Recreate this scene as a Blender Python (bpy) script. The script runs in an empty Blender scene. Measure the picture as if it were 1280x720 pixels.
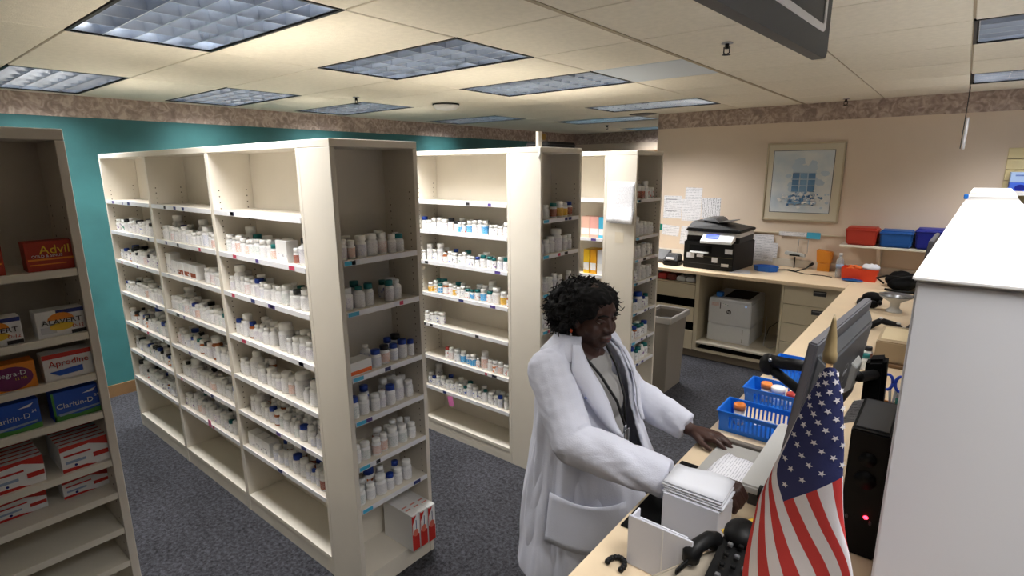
import bpy, bmesh, math, random
from mathutils import Vector, Matrix, noise
sc = bpy.context.scene
COL = sc.collection

# ------------------------------------------------------------------ camera, world, exposure
CF = 681.28
F = Vector((-0.61655616, 0.75753367, -0.214479)); RT = Vector((0.77665618, 0.62987483, -0.00792973)); UP = Vector((-0.12908788, 0.17146556, 0.97669641))
CAM = Vector((0, 0, 2.0071))
cd = bpy.data.cameras.new('camera'); cd.sensor_width = 36; cd.lens = CF / 1280 * 36; cd.clip_start = .02
co = bpy.data.objects.new('camera', cd); COL.objects.link(co)
co.matrix_world = Matrix(((RT.x, UP.x, -F.x, CAM.x), (RT.y, UP.y, -F.y, CAM.y), (RT.z, UP.z, -F.z, CAM.z), (0, 0, 0, 1)))
sc.camera = co
w = bpy.data.worlds.new('world'); sc.world = w; w.use_nodes = True
w.node_tree.nodes['Background'].inputs[0].default_value = (.9, .93, 1, 1); w.node_tree.nodes['Background'].inputs[1].default_value = .15
vs = sc.view_settings; vs.view_transform = 'Standard'; vs.look = 'None'; vs.gamma = 1; vs.use_curve_mapping = False
vs.exposure = -0.12
LAMP_POWER = 30.0; LAMP_COLOR = (1.0, .985, .975); LAMP_SPREAD = 118; TUBE_STRENGTH = 8.0

def at(u, v, ax, val):
    r = F + RT * ((u - 640) / CF) - UP * ((v - 360) / CF)
    i = 'xyz'.index(ax); return CAM + r * ((val - CAM[i]) / r[i])

# ------------------------------------------------------------------ materials
def L(c): c /= 255; return c / 12.92 if c <= .04045 else ((c + .055) / 1.055) ** 2.4
def S(r, g, b): return (L(r), L(g), L(b), 1)
MATS = {}
def mat(name, col, rough=.5, metal=0, var=0, vscale=8, bump=0, bscale=40, emit=None, estr=0, trans=0, alpha=1, col2=None, spec=None, coord='Object', stretch=None):
    if name in MATS: return MATS[name]
    m = bpy.data.materials.new(name); m.use_nodes = True; nt = m.node_tree; b = nt.nodes['Principled BSDF']
    b.inputs['Base Color'].default_value = col; b.inputs['Roughness'].default_value = rough; b.inputs['Metallic'].default_value = metal
    if spec is not None: b.inputs['Specular IOR Level'].default_value = spec
    if trans: b.inputs['Transmission Weight'].default_value = trans
    if alpha < 1: b.inputs['Alpha'].default_value = alpha
    if emit: b.inputs['Emission Color'].default_value = emit; b.inputs['Emission Strength'].default_value = estr
    if var or col2 or bump:
        tc = nt.nodes.new('ShaderNodeTexCoord'); src = tc.outputs[coord]
        if stretch:
            mp = nt.nodes.new('ShaderNodeMapping'); mp.inputs['Scale'].default_value = stretch; nt.links.new(src, mp.inputs[0]); src = mp.outputs[0]
    if var or col2:
        n = nt.nodes.new('ShaderNodeTexNoise'); n.inputs['Scale'].default_value = vscale; n.inputs['Detail'].default_value = 4
        nt.links.new(src, n.inputs['Vector'])
        rp = nt.nodes.new('ShaderNodeValToRGB'); e = rp.color_ramp.elements
        c2 = col2 or tuple(max(0, c * (1 - var)) for c in col[:3]) + (1,)
        c1 = col if col2 else tuple(min(1, c * (1 + var)) for c in col[:3]) + (1,)
        e[0].position = .35; e[1].position = .65; e[0].color = c2; e[1].color = c1
        nt.links.new(n.outputs['Fac'], rp.inputs[0]); nt.links.new(rp.outputs[0], b.inputs['Base Color'])
    if bump:
        n2 = nt.nodes.new('ShaderNodeTexNoise'); n2.inputs['Scale'].default_value = bscale; n2.inputs['Detail'].default_value = 3
        nt.links.new(src, n2.inputs['Vector'])
        bp = nt.nodes.new('ShaderNodeBump'); bp.inputs['Strength'].default_value = bump; bp.inputs['Distance'].default_value = .01
        nt.links.new(n2.outputs['Fac'], bp.inputs['Height']); nt.links.new(bp.outputs[0], b.inputs['Normal'])
    MATS[name] = m; return m

def print_mat(name, paper, ink, scale=120, amount=.5, axis='Z'):
    """paper with rows of grey print, in object coordinates"""
    if name in MATS: return MATS[name]
    m = mat(name, paper, .7); nt = m.node_tree; b = nt.nodes['Principled BSDF']
    tc = nt.nodes.new('ShaderNodeTexCoord'); wv = nt.nodes.new('ShaderNodeTexWave'); wv.bands_direction = axis
    wv.inputs['Scale'].default_value = scale / 6.28 ; wv.inputs['Distortion'].default_value = 0
    n = nt.nodes.new('ShaderNodeTexNoise'); n.inputs['Scale'].default_value = scale * .6
    mu = nt.nodes.new('ShaderNodeMath'); mu.operation = 'MULTIPLY'
    rp = nt.nodes.new('ShaderNodeValToRGB'); e = rp.color_ramp.elements
    e[0].position = .34; e[1].position = .5; e[0].color = paper; e[1].color = tuple(paper[i] * (1 - amount) + ink[i] * amount for i in range(3)) + (1,)
    nt.links.new(tc.outputs['Object'], wv.inputs[0]); nt.links.new(tc.outputs['Object'], n.inputs['Vector'])
    nt.links.new(wv.outputs['Fac'], mu.inputs[0]); nt.links.new(n.outputs['Fac'], mu.inputs[1])
    nt.links.new(mu.outputs[0], rp.inputs[0]); nt.links.new(rp.outputs[0], b.inputs['Base Color'])
    return m

M = {}
M['lam'] = mat('cream_laminate', S(226, 219, 206), .45, var=.03, vscale=3)
M['lamedge'] = mat('pale_edge_banding', S(232, 226, 212), .4)
M['strip'] = mat('white_shelf_strip', S(235, 235, 240), .3)
M['tile'] = mat('ceiling_tile', S(234, 227, 210), .9, var=.035, vscale=30, bump=.25, bscale=150)
M['tee'] = mat('ceiling_tee', S(165, 150, 122), .6)
M['teal'] = mat('teal_paint', S(52, 108, 110), .6, var=.18, vscale=2.2)
M['cream'] = mat('cream_wall_paint', S(224, 207, 188), .7, var=.015, vscale=3, bump=.05, bscale=120)
M['wood'] = mat('brown_wood_base', S(128, 98, 66), .5, var=.1, vscale=6)
M['white'] = mat('white_paint', S(238, 236, 234), .4)
M['offwhite'] = mat('offwhite_plastic', S(226, 226, 226), .4)
M['greyplastic'] = mat('grey_plastic', S(176, 176, 172), .45)
M['darkgrey'] = mat('dark_grey_plastic', S(60, 60, 62), .45)
M['black'] = mat('black_plastic', S(12, 12, 13), .5, spec=.25)
M['blackmatte'] = mat('black_rubber', S(8, 8, 9), .85, spec=.2)
M['silver'] = mat('silver_metal', S(170, 172, 178), .3, metal=.8)
M['louver'] = mat('louver_aluminium', S(186, 196, 212), .24, metal=.7, var=.1, vscale=9)
M['paper'] = mat('white_paper', S(224, 226, 234), .8)
M['counter'] = mat('maple_counter_laminate', S(226, 204, 172), .4, var=.03, vscale=5)
M['beigecab'] = mat('beige_cabinet', S(206, 194, 168), .5, var=.02)
M['gap'] = mat('dark_gap', S(34, 24, 18), .9)
M['skin'] = mat('dark_brown_skin', S(64, 39, 31), .5, var=.08, vscale=18)
M['coat'] = mat('white_cotton_coat', S(206, 208, 221), .85, bump=.12, bscale=260)
M['shirt'] = mat('grey_knit_shirt', S(150, 148, 146), .9, bump=.3, bscale=300)
M['hair'] = mat('black_curly_hair', S(12, 10, 10), .75, var=.4, vscale=60, spec=.25)
for n_, c_ in dict(red=(200, 40, 34), orange=(236, 110, 40), blue=(20, 110, 200), navy=(16, 34, 140), yellow=(240, 196, 40), green=(20, 130, 110), teal=(16, 120, 128), purple=(110, 60, 140), pink=(232, 130, 190), cyan=(70, 176, 214)).items():
    M['c_' + n_] = mat(n_ + '_plastic', S(*c_), .4)

def nodes_floor():
    m = mat('speckled_blue_grey_carpet', S(84, 84, 92), .95, bump=.6, bscale=320); nt = m.node_tree; b = nt.nodes['Principled BSDF']
    tc = nt.nodes.new('ShaderNodeTexCoord'); n = nt.nodes.new('ShaderNodeTexNoise'); n.inputs['Scale'].default_value = 48; n.inputs['Detail'].default_value = 6; n.inputs['Roughness'].default_value = .8
    n2 = nt.nodes.new('ShaderNodeTexNoise'); n2.inputs['Scale'].default_value = 2.5
    mx = nt.nodes.new('ShaderNodeMath'); mx.operation = 'MULTIPLY_ADD'; mx.inputs[1].default_value = .16; 
    rp = nt.nodes.new('ShaderNodeValToRGB'); e = rp.color_ramp.elements
    e[0].position = .47; e[0].color = S(14, 15, 19); e[1].position = .74; e[1].color = S(84, 84, 92)
    nt.links.new(tc.outputs['Object'], n.inputs['Vector']); nt.links.new(tc.outputs['Object'], n2.inputs['Vector'])
    nt.links.new(n2.outputs['Fac'], mx.inputs[0]); nt.links.new(n.outputs['Fac'], mx.inputs[2])
    nt.links.new(mx.outputs[0], rp.inputs[0]); nt.links.new(rp.outputs[0], b.inputs['Base Color'])
    return m
M['carpet'] = nodes_floor()
def nodes_border():
    m = mat('mauve_wallpaper_border', S(176, 148, 132), .8); nt = m.node_tree; b = nt.nodes['Principled BSDF']
    tc = nt.nodes.new('ShaderNodeTexCoord'); n = nt.nodes.new('ShaderNodeTexNoise'); n.inputs['Scale'].default_value = 13; n.inputs['Detail'].default_value = 5; n.inputs['Distortion'].default_value = 1.6
    rp = nt.nodes.new('ShaderNodeValToRGB'); e = rp.color_ramp.elements
    e[0].position = .36; e[0].color = S(152, 134, 124); e[1].position = .66; e[1].color = S(206, 190, 178)
    e2 = rp.color_ramp.elements.new(.5); e2.color = S(178, 158, 146)
    nt.links.new(tc.outputs['Object'], n.inputs['Vector']); nt.links.new(n.outputs['Fac'], rp.inputs[0]); nt.links.new(rp.outputs[0], b.inputs['Base Color'])
    return m
M['border'] = nodes_border()

# ------------------------------------------------------------------ mesh helpers
class MB:
    def __init__(s): s.v = []; s.f = []; s.mi = []; s.mats = []; s.sm = []
    def m(s, mt):
        if mt not in s.mats: s.mats.append(mt)
        return s.mats.index(mt)
    def add(s, vs, fs, mt, smooth=False):
        o = len(s.v); k = s.m(mt); s.v += [tuple(p) for p in vs]
        for f in fs: s.f.append(tuple(i + o for i in f)); s.mi.append(k); s.sm.append(smooth)
        return s
    def box(s, x0, x1, y0, y1, z0, z1, mt, T=None):
        vs = [Vector(p) for p in ((x0, y0, z0), (x1, y0, z0), (x1, y1, z0), (x0, y1, z0), (x0, y0, z1), (x1, y0, z1), (x1, y1, z1), (x0, y1, z1))]
        if T: vs = [T @ p for p in vs]
        return s.add(vs, [(0, 3, 2, 1), (4, 5, 6, 7), (0, 1, 5, 4), (1, 2, 6, 5), (2, 3, 7, 6), (3, 0, 4, 7)], mt)
    def hexa(s, p, mt):   # eight corners: bottom loop then top loop
        return s.add(p, [(0, 3, 2, 1), (4, 5, 6, 7), (0, 1, 5, 4), (1, 2, 6, 5), (2, 3, 7, 6), (3, 0, 4, 7)], mt)
    def lathe(s, c, prof, mt, seg=16, smooth=True, axis=None):
        vs = []; fs = []; c = Vector(c)
        Q = Vector((0, 0, 1)).rotation_difference(Vector(axis)).to_matrix() if axis else Matrix.Identity(3)
        for r, z in prof:
            for i in range(seg):
                a = 2 * math.pi * i / seg; vs.append(c + Q @ Vector((r * math.cos(a), r * math.sin(a), z)))
        for j in range(len(prof) - 1):
            for i in range(seg):
                k = (i + 1) % seg; fs.append((j * seg + i, j * seg + k, (j + 1) * seg + k, (j + 1) * seg + i))
        fs.append(tuple(reversed(range(seg)))); fs.append(tuple((len(prof) - 1) * seg + i for i in range(seg)))
        return s.add(vs, fs, mt, smooth)
    def cyl(s, p0, p1, r0, mt, r1=None, seg=12, smooth=True):
        p0 = Vector(p0); p1 = Vector(p1); d = p1 - p0
        return s.lathe(p0, [(r0, 0), (r0 if r1 is None else r1, d.length)], mt, seg, smooth, d.normalized())
    def ell(s, c, r, mt, seg=16, rings=10, rot=None):
        c = Vector(c); vs = []; fs = []
        for j in range(rings + 1):
            th = math.pi * j / rings
            for i in range(seg):
                a = 2 * math.pi * i / seg; p = Vector((r[0] * math.sin(th) * math.cos(a), r[1] * math.sin(th) * math.sin(a), -r[2] * math.cos(th)))
                if rot: p = rot @ p
                vs.append(c + p)
        for j in range(rings):
            for i in range(seg):
                k = (i + 1) % seg; fs.append((j * seg + i, j * seg + k, (j + 1) * seg + k, (j + 1) * seg + i))
        return s.add(vs, fs, mt, True)
    def tube(s, pts, r, mt, seg=8, close=True):
        pts = [Vector(p) for p in pts]; n = len(pts); rr = r if isinstance(r, (list, tuple)) else [r] * n
        vs = []; fs = []; prev = None
        for i, p in enumerate(pts):
            d = (pts[min(i + 1, n - 1)] - pts[max(i - 1, 0)]).normalized()
            if prev is None:
                a = Vector((0, 0, 1)) if abs(d.z) < .9 else Vector((1, 0, 0)); u = d.cross(a).normalized()
            else:
                u = (prev - d * prev.dot(d)).normalized()
            prev = u; q = d.cross(u)
            for k in range(seg):
                a = 2 * math.pi * k / seg; vs.append(p + (u * math.cos(a) + q * math.sin(a)) * rr[i])
        for i in range(n - 1):
            for k in range(seg):
                l = (k + 1) % seg; fs.append((i * seg + k, i * seg + l, (i + 1) * seg + l, (i + 1) * seg + k))
        fs.append(tuple(reversed(range(seg)))); fs.append(tuple((n - 1) * seg + k for k in range(seg)))
        return s.add(vs, fs, mt, True)
    def mesh(s, name, bevel=0, bseg=1):
        me = bpy.data.meshes.new(name); me.from_pydata(s.v, [], s.f)
        for mt in s.mats: me.materials.append(mt)
        me.polygons.foreach_set('material_index', s.mi); me.polygons.foreach_set('use_smooth', s.sm)
        bm = bmesh.new(); bm.from_mesh(me); bmesh.ops.recalc_face_normals(bm, faces=bm.faces)
        if bevel: bmesh.ops.bevel(bm, geom=[e for e in bm.edges if len(e.link_faces) == 2 and e.calc_face_angle(0) > .5], offset=bevel, segments=bseg, affect='EDGES', clamp_overlap=True)
        bm.to_mesh(me); bm.free(); me.update(); return me
    def build(s, name, parent=None, bevel=0, bseg=1): return link(name, s.mesh(name, bevel, bseg), parent)

def link(name, me, parent=None):
    o = bpy.data.objects.new(name, me); COL.objects.link(o)
    if parent is not None:
        o.parent = parent; o.matrix_parent_inverse = PW(parent).inverted()
    return o
def PW(o):   # world matrix without a depsgraph update
    m = o.matrix_basis.copy()
    if o.parent: m = PW(o.parent) @ o.matrix_parent_inverse @ m
    return m
def box(name, x0, x1, y0, y1, z0, z1, mt, parent=None, bevel=0, bseg=1): return MB().box(x0, x1, y0, y1, z0, z1, mt).build(name, parent, bevel, bseg)
def tag(o, label, cat, group=None):
    o['label'] = label; o['category'] = cat
    if group: o['group'] = group
    return o
def thing(name, label, cat, loc=(0, 0, 0), group=None, rz=0):
    o = bpy.data.objects.new(name, None); COL.objects.link(o); o.location = loc; o.rotation_euler = (0, 0, rz); o.empty_display_size = .05
    return tag(o, label, cat, group)
def struct(o): o['kind'] = 'structure'; return o
def stuff(o): o['kind'] = 'stuff'; return o
def text(name, body, size, mt, parent, origin, right, up, align='CENTER', ext=.0006, xs=1.0):
    cu = bpy.data.curves.new(name, 'FONT'); cu.body = body; cu.size = size; cu.align_x = align; cu.align_y = 'CENTER'; cu.extrude = ext; cu.resolution_u = 2
    o = bpy.data.objects.new(name, cu); COL.objects.link(o); bpy.context.view_layer.update()
    me = bpy.data.meshes.new_from_object(o.evaluated_get(bpy.context.evaluated_depsgraph_get())); bpy.data.objects.remove(o); bpy.data.curves.remove(cu)
    right = Vector(right).normalized(); up = Vector(up).normalized(); n = right.cross(up)
    T = Matrix(((right.x * xs, up.x, n.x, origin[0]), (right.y * xs, up.y, n.y, origin[1]), (right.z * xs, up.z, n.z, origin[2]), (0, 0, 0, 1)))
    me.transform(T); me.materials.clear(); me.materials.append(mt); me.name = name
    return link(name, me, parent)
def quad(name, o, r, u, wd, h, mt, parent, th=.0008):
    """thin plate: lower-left corner o, right r, up u"""
    o = Vector(o); r = Vector(r).normalized() * wd; u = Vector(u).normalized() * h; n = r.cross(u).normalized() * th
    return MB().hexa([o, o + r, o + r + u, o + u, o + n, o + r + n, o + r + u + n, o + u + n], mt).build(name, parent)
def sheet(name, pts_rows, mt, parent, th=.001):
    """curved thin sheet from a grid of points"""
    R_, C_ = len(pts_rows), len(pts_rows[0]); P = [Vector(p) for r in pts_rows for p in r]
    fs = [(i * C_ + j, i * C_ + j + 1, (i + 1) * C_ + j + 1, (i + 1) * C_ + j) for i in range(R_ - 1) for j in range(C_ - 1)]
    me = bpy.data.meshes.new(name); me.from_pydata(P, [], fs); me.materials.append(mt)
    bm = bmesh.new(); bm.from_mesh(me); bmesh.ops.recalc_face_normals(bm, faces=bm.faces)
    bmesh.ops.solidify(bm, geom=bm.faces[:], thickness=th)
    for f in bm.faces: f.smooth = True
    bm.to_mesh(me); bm.free(); return link(name, me, parent)
def remesh(name, mb, voxel, it=4, fac=.5, fn=None):
    me = mb.mesh(name + '_raw'); o = bpy.data.objects.new(name, me); COL.objects.link(o)
    r = o.modifiers.new('r', 'REMESH'); r.mode = 'VOXEL'; r.voxel_size = voxel; r.use_smooth_shade = True
    s_ = o.modifiers.new('s', 'SMOOTH'); s_.iterations = it; s_.factor = fac
    bpy.context.view_layer.update()
    m2 = bpy.data.meshes.new_from_object(o.evaluated_get(bpy.context.evaluated_depsgraph_get())); bpy.data.objects.remove(o); bpy.data.meshes.remove(me)
    m2.name = name; m2.materials.clear(); m2.materials.append(mb.mats[0])
    if fn:
        no = [v.normal.copy() for v in m2.vertices]
        for v, n in zip(m2.vertices, no): v.co += n * fn(v.co)
    m2.polygons.foreach_set('use_smooth', [True] * len(m2.polygons)); m2.update()
    return m2
X_, Y_, Z_ = Vector((1, 0, 0)), Vector((0, 1, 0)), Vector((0, 0, 1))

# ------------------------------------------------------------------ the room
ZC, ZB, XT, YW, YB = 2.620, 2.449, -5.767, 6.375, 9.0
XR, YF = 4.6, -3.0
struct(box('floor', XT - .1, XR + .1, YF - .1, YB + .1, -.06, 0, M['carpet']))
struct(box('ceiling', XT - .1, XR + .1, YF - .1, YB + .1, ZC + .14, ZC + .2, M['tee']))
CEIL = bpy.data.objects['ceiling']
wl = struct(box('wall_left', XT - .1, XT, YF - .1, YB + .1, 0, ZC + .2, M['teal']))
box('wallpaper_border', XT, XT + .004, YF, YB, ZB, ZC + .02, M['border'], wl)
wb = struct(box('wall_back', -2.91, XR + .1, YW, YW + .12, 0, ZC + .2, M['cream']))
box('wallpaper_border', -2.91, XR, YW - .004, YW, ZB, ZC + .02, M['border'], wb)
wal = struct(box('wall_alcove', XT, -2.0, YB, YB + .1, 0, ZC + .2, M['cream']))
box('wallpaper_border', XT, -3.98, YB - .004, YB, ZB - .02, ZC + .02, M['border'], wal)
box('header_board', XT, -3.98, YB - .03, YB - .004, 2.18, 2.30, M['wood'], wal)
MB().box(-3.97, -3.93, YB - .02, YB, 1.9, ZC, M['gap']).build('door_trim', wal)
for i in range(6): box('wall_batten', -3.85 + i * .14, -3.84 + i * .14, YB - .012, YB, 0, ZC, M['beigecab'], wal)
struct(box('wall_right', XR, XR + .1, YF - .1, YW + .1, 0, ZC + .2, M['cream']))
struct(box('wall_front', XT, XR, YF - .1, YF, 0, ZC + .2, M['cream']))
struct(box('baseboard_left', XT, XT + .014, YF, YB, 0, .109, M['wood'], None))
struct(box('baseboard_back', -2.91, -2.5, YW - .014, YW, 0, .109, M['wood'], None))

CX = [-5.767, -5.62, -4.42, -3.175, -1.975, -1.34, -.67, -.05, 1.17, 2.39, 3.61, 4.6]
CY = [-3.0] + [.775 + .622 * k for k in range(-6, 14)] + [9.0]
LIGHTS = []
for c in (1, 3, 7):
    for k in (0, 2, 4, 7):
        LIGHTS.append((c, k))
LIGHTS += [(2, 9), (2, 12), (7, -2)]
lit = {(c, k + 7) for c, k in LIGHTS}
bluetile = mat('pale_blue_diffuser', S(196, 206, 214), .5)
tile_mesh = {}
for i in range(len(CX) - 1):
    for j in range(len(CY) - 1):
        if (i, j) in lit: continue
        x0, x1, y0, y1 = CX[i], CX[i + 1], CY[j], CY[j + 1]
        if x0 > -2.95 and y0 > YW - .05: continue
        g = .005; mt = bluetile if (i, j) == (4, 11) else M['tile']
        key = (round(x1 - x0, 3), round(y1 - y0, 3), mt.name)
        if key not in tile_mesh:
            tile_mesh[key] = MB().box(g, x1 - x0 - g, g, y1 - y0 - g, 0, .02, mt).mesh('ceiling_tile', .003)
        o = bpy.data.objects.new('ceiling_tile', tile_mesh[key]); COL.objects.link(o); o.location = (x0, y0, ZC); o.parent = CEIL
for i, x in enumerate(CX[1:-1]):
    hw = .012 if abs(x + 1.34) < .01 else .011
    z0 = ZC - .003 if abs(x + 1.34) < .01 else ZC + .006
    y1 = YB if x < -2.95 else YW
    box('tee_bar', x - hw, x + hw, YF, y1, z0, ZC + .03, M['tee'], CEIL)
for y in CY[1:-1]:
    box('tee_bar', XT, XR if y < YW else -2.92, y - .011, y + .011, ZC + .006, ZC + .03, M['tee'], CEIL)

tube_mat = mat('fluorescent_tube', S(255, 250, 240), .5, emit=(1, .97, .9, 1), estr=TUBE_STRENGTH)
def make_light(c, k, label):
    x0, x1 = CX[c], CX[c + 1]; y0, y1 = .775 + .622 * k, .775 + .622 * (k + 1)
    t = thing('ceiling_light', label, 'light', ((x0 + x1) / 2, (y0 + y1) / 2, ZC), 'recessed louvred ceiling lights')
    f = MB(); a = .014
    f.box(x0, x1, y0, y0 + a, ZC - .002, ZC + .012, M['black']); f.box(x0, x1, y1 - a, y1, ZC - .002, ZC + .012, M['black'])
    f.box(x0, x0 + a, y0, y1, ZC - .002, ZC + .012, M['black']); f.box(x1 - a, x1, y0, y1, ZC - .002, ZC + .012, M['black']); f.build('frame', t)
    h = MB(); e = .018; z0, z1 = ZC + .004, ZC + .125
    h.box(x0 + e, x1 - e, y0 + e, y1 - e, z1, z1 + .005, M['white']); h.box(x0 + e, x1 - e, y0 + e, y0 + e + .004, z0, z1, M['louver']); h.box(x0 + e, x1 - e, y1 - e - .004, y1 - e, z0, z1, M['louver'])
    h.box(x0 + e, x0 + e + .004, y0 + e, y1 - e, z0, z1, M['louver']); h.box(x1 - e - .004, x1 - e, y0 + e, y1 - e, z0, z1, M['louver']); h.build('housing', t)
    nb = 4
    for i in range(1, nb + 1):
        y = y0 + e + (y1 - y0 - 2 * e) * i / (nb + 1); xa, xb = x0 + e + .004, x1 - e - .004
        MB().hexa([(xa, y - .002, ZC), (xb, y - .002, ZC), (xb, y + .002, ZC), (xa, y + .002, ZC), (xa, y - .014, ZC + .07), (xb, y - .014, ZC + .07), (xb, y + .014, ZC + .07), (xa, y + .014, ZC + .07)], M['louver']).build('louver_blade', t)
    for i in range(1, 6):
        x = x0 + e + (x1 - x0 - 2 * e) * i / 6; ya, yb = y0 + e + .004, y1 - e - .004
        MB().hexa([(x - .002, ya, ZC + .004), (x + .002, ya, ZC + .004), (x + .002, yb, ZC + .004), (x - .002, yb, ZC + .004), (x - .012, ya, ZC + .06), (x + .012, ya, ZC + .06), (x + .012, yb, ZC + .06), (x - .012, yb, ZC + .06)], M['louver']).build('louver_blade', t)
    for fy in (.25, .5, .75):
        y = y0 + (y1 - y0) * fy
        MB().cyl((x0 + .03, y, ZC + .1), (x1 - .03, y, ZC + .1), .013, tube_mat, seg=10).build('tube', t)
    ld = bpy.data.lights.new('lamp_glow', 'AREA'); ld.shape = 'RECTANGLE'; ld.size = x1 - x0 - .06; ld.size_y = y1 - y0 - .06
    ld.energy = LAMP_POWER * (.55 if k < 0 else .8 if c == 7 else 1.0); ld.color = LAMP_COLOR; ld.spread = math.radians(LAMP_SPREAD)
    lo = bpy.data.objects.new('lamp_glow', ld); COL.objects.link(lo); lo.parent = t; lo.location = (0, 0, -.004)
NUMW = {0: 'first', 2: 'second', 4: 'third', 7: 'fourth'}
for c, k in LIGHTS:
    if c == 1 and k >= 0: lb = f'louvred ceiling light in the row along the teal wall, {NUMW[k]} from the left'
    elif c == 3 and k >= 0: lb = ['large louvred ceiling light above the front of the three-bay shelving', 'louvred ceiling light above the aisle before the middle shelving unit', 'louvred ceiling light beside the pale blue ceiling tile', 'small distant louvred ceiling light nearest the cream wall corner'][[0, 2, 4, 7].index(k)]
    elif c == 7 and k == 4: lb = 'louvred ceiling light cut by the right picture edge, the larger one'
    elif c == 7 and k == 7: lb = 'smaller louvred ceiling light at right edge near the cream wall'
    elif c == 2: lb = 'far louvred ceiling light over the alcove, ' + ('nearer one' if k == 9 else 'farther one')
    else: lb = 'louvred ceiling light above the ' + {0: 'near end of the white partition', 2: 'white partition, past the picture top', -2: 'spot where the picture was taken'}[k]
    make_light(c, k, lb)

# ------------------------------------------------------------------ ceiling fittings
def sprinkler(x, y, lb):
    t = thing('sprinkler_head', lb, 'sprinkler', (x, y, ZC), 'ceiling sprinkler heads')
    MB().lathe((x, y, ZC - .006), [(.028, 0), (.028, .004), (.024, .006)], M['silver'], 16).build('escutcheon', t)
    b = MB(); b.cyl((x, y, ZC - .006), (x, y, ZC - .03), .010, M['black']); b.tube([(x - .014, y, ZC - .02), (x - .014, y, ZC - .05), (x, y, ZC - .056)], .003, M['black'], 6); b.tube([(x + .014, y, ZC - .02), (x + .014, y, ZC - .05), (x, y, ZC - .056)], .003, M['black'], 6)
    b.build('body', t)
    MB().lathe((x, y, ZC - .06), [(.02, 0), (.02, .003)], M['black'], 12).build('deflector', t)
sprinkler(-1.014, 2.986, 'black sprinkler head on the ceiling left of the hanging sign')
sprinkler(-.946, 6.15, 'small sprinkler head on the ceiling above the framed picture')
sprinkler(-4.157, 2.997, 'sprinkler head on the ceiling above the teal wall')
sprinkler(-4.185, 7.4, 'tiny distant sprinkler head over the alcove')
t = thing('smoke_detector', 'white round smoke detector on the ceiling in the middle', 'smoke detector', (-3.98, 3.9, ZC))
MB().lathe((-3.98, 3.9, ZC - .012), [(.13, 0), (.13, .012)], M['black'], 28).build('base_plate', t)
MB().lathe((-3.98, 3.9, ZC - .06), [(.03, 0), (.09, .008), (.12, .03), (.125, .048)], M['white'], 28).build('cover', t)
t = thing('ceiling_speaker', 'dark round ceiling speaker where the cream wall begins', 'speaker', (-3.03, 6.2, ZC))
MB().lathe((-3.03, 6.2, ZC - .02), [(.06, 0), (.12, .012), (.14, .02)], M['darkgrey'], 24).build('grille', t); MB().lathe((-3.03, 6.2, ZC - .004), [(.16, 0), (.16, .004)], M['black'], 24).build('rim', t)
t = thing('ceiling_cable', 'thin grey cable and clear tube hanging before the cream wall', 'cable', (-.05, 5.95, ZC))
p0 = at(1208, 140, 'y', 5.95); p1 = at(1200, 186, 'y', 5.95)
MB().tube([(p0.x, 5.95, ZC), tuple(p0), tuple(p1)], .004, M['darkgrey'], 6).build('wire', t)
MB().tube([tuple(p0.lerp(p1, .15) + Vector((.018, 0, 0))), tuple(p1 + Vector((.018, 0, -.005)))], .011, mat('clear_plastic', S(225, 225, 230), .2, alpha=.7), 8).build('sleeve', t)
# hanging sign
t = thing('hanging_sign', 'dark grey hanging sign with white outline at the top edge', 'sign', (-.36, 1.4, ZC))
a = Vector((-.344, 1.843, 2.30)); dirv = (Vector((-.387, 1.063, 2.30)) - a).normalized(); nrm = Vector((-dirv.y, dirv.x, 0)) 
if nrm.x < 0: nrm = -nrm
SG = mat('sign_dark_grey', S(66, 66, 64), .45)
def rrect(o, r, u, wd, h, rad, n=6):
    pts = []
    for cx_, cy_, a0 in ((wd - rad, rad, -90), (wd - rad, h - rad, 0), (rad, h - rad, 90), (rad, rad, 180)):
        for i in range(n + 1):
            an = math.radians(a0 + 90 * i / n); pts.append(o + r * (cx_ + rad * math.cos(an)) + u * (cy_ + rad * math.sin(an)))
    return pts
def slab(name, pts, nv, mt, parent):
    n = len(pts); b = MB(); b.add(list(pts) + [p + nv for p in pts], [tuple(range(n)), tuple(reversed(range(n, 2 * n)))] + [(i, i + n, (i + 1) % n + n, (i + 1) % n) for i in range(n)], mt); return b.build(name, parent)
slab('panel', rrect(a, dirv, Z_, 1.9, .29, .03), -nrm * .03, SG, t)
o_ = rrect(a + dirv * .055 + Z_ * .062 + nrm * .0005, dirv, Z_, 1.79, .2, .02); i_ = rrect(a + dirv * .072 + Z_ * .08 + nrm * .0005, dirv, Z_, 1.756, .164, .012)
n = len(o_); b = MB(); b.add(o_ + i_ + [p + nrm * .003 for p in o_ + i_], [(k, (k + 1) % n, n + (k + 1) % n, n + k) for k in range(n)] + [(2 * n + k, 2 * n + (k + 1) % n, 3 * n + (k + 1) % n, 3 * n + k) for k in range(n)] + [(k, (k + 1) % n, 2 * n + (k + 1) % n, 2 * n + k) for k in range(n)] + [(n + k, n + (k + 1) % n, 3 * n + (k + 1) % n, 3 * n + k) for k in range(n)], M['white']); b.build('outline', t)
for q in (.3, 1.6): MB().cyl(tuple(a + dirv * q + Z_ * .28 - nrm * .015), tuple(a + dirv * q + Z_ * .325 - nrm * .015), .006, M['silver']).build('hanger', t)

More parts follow.
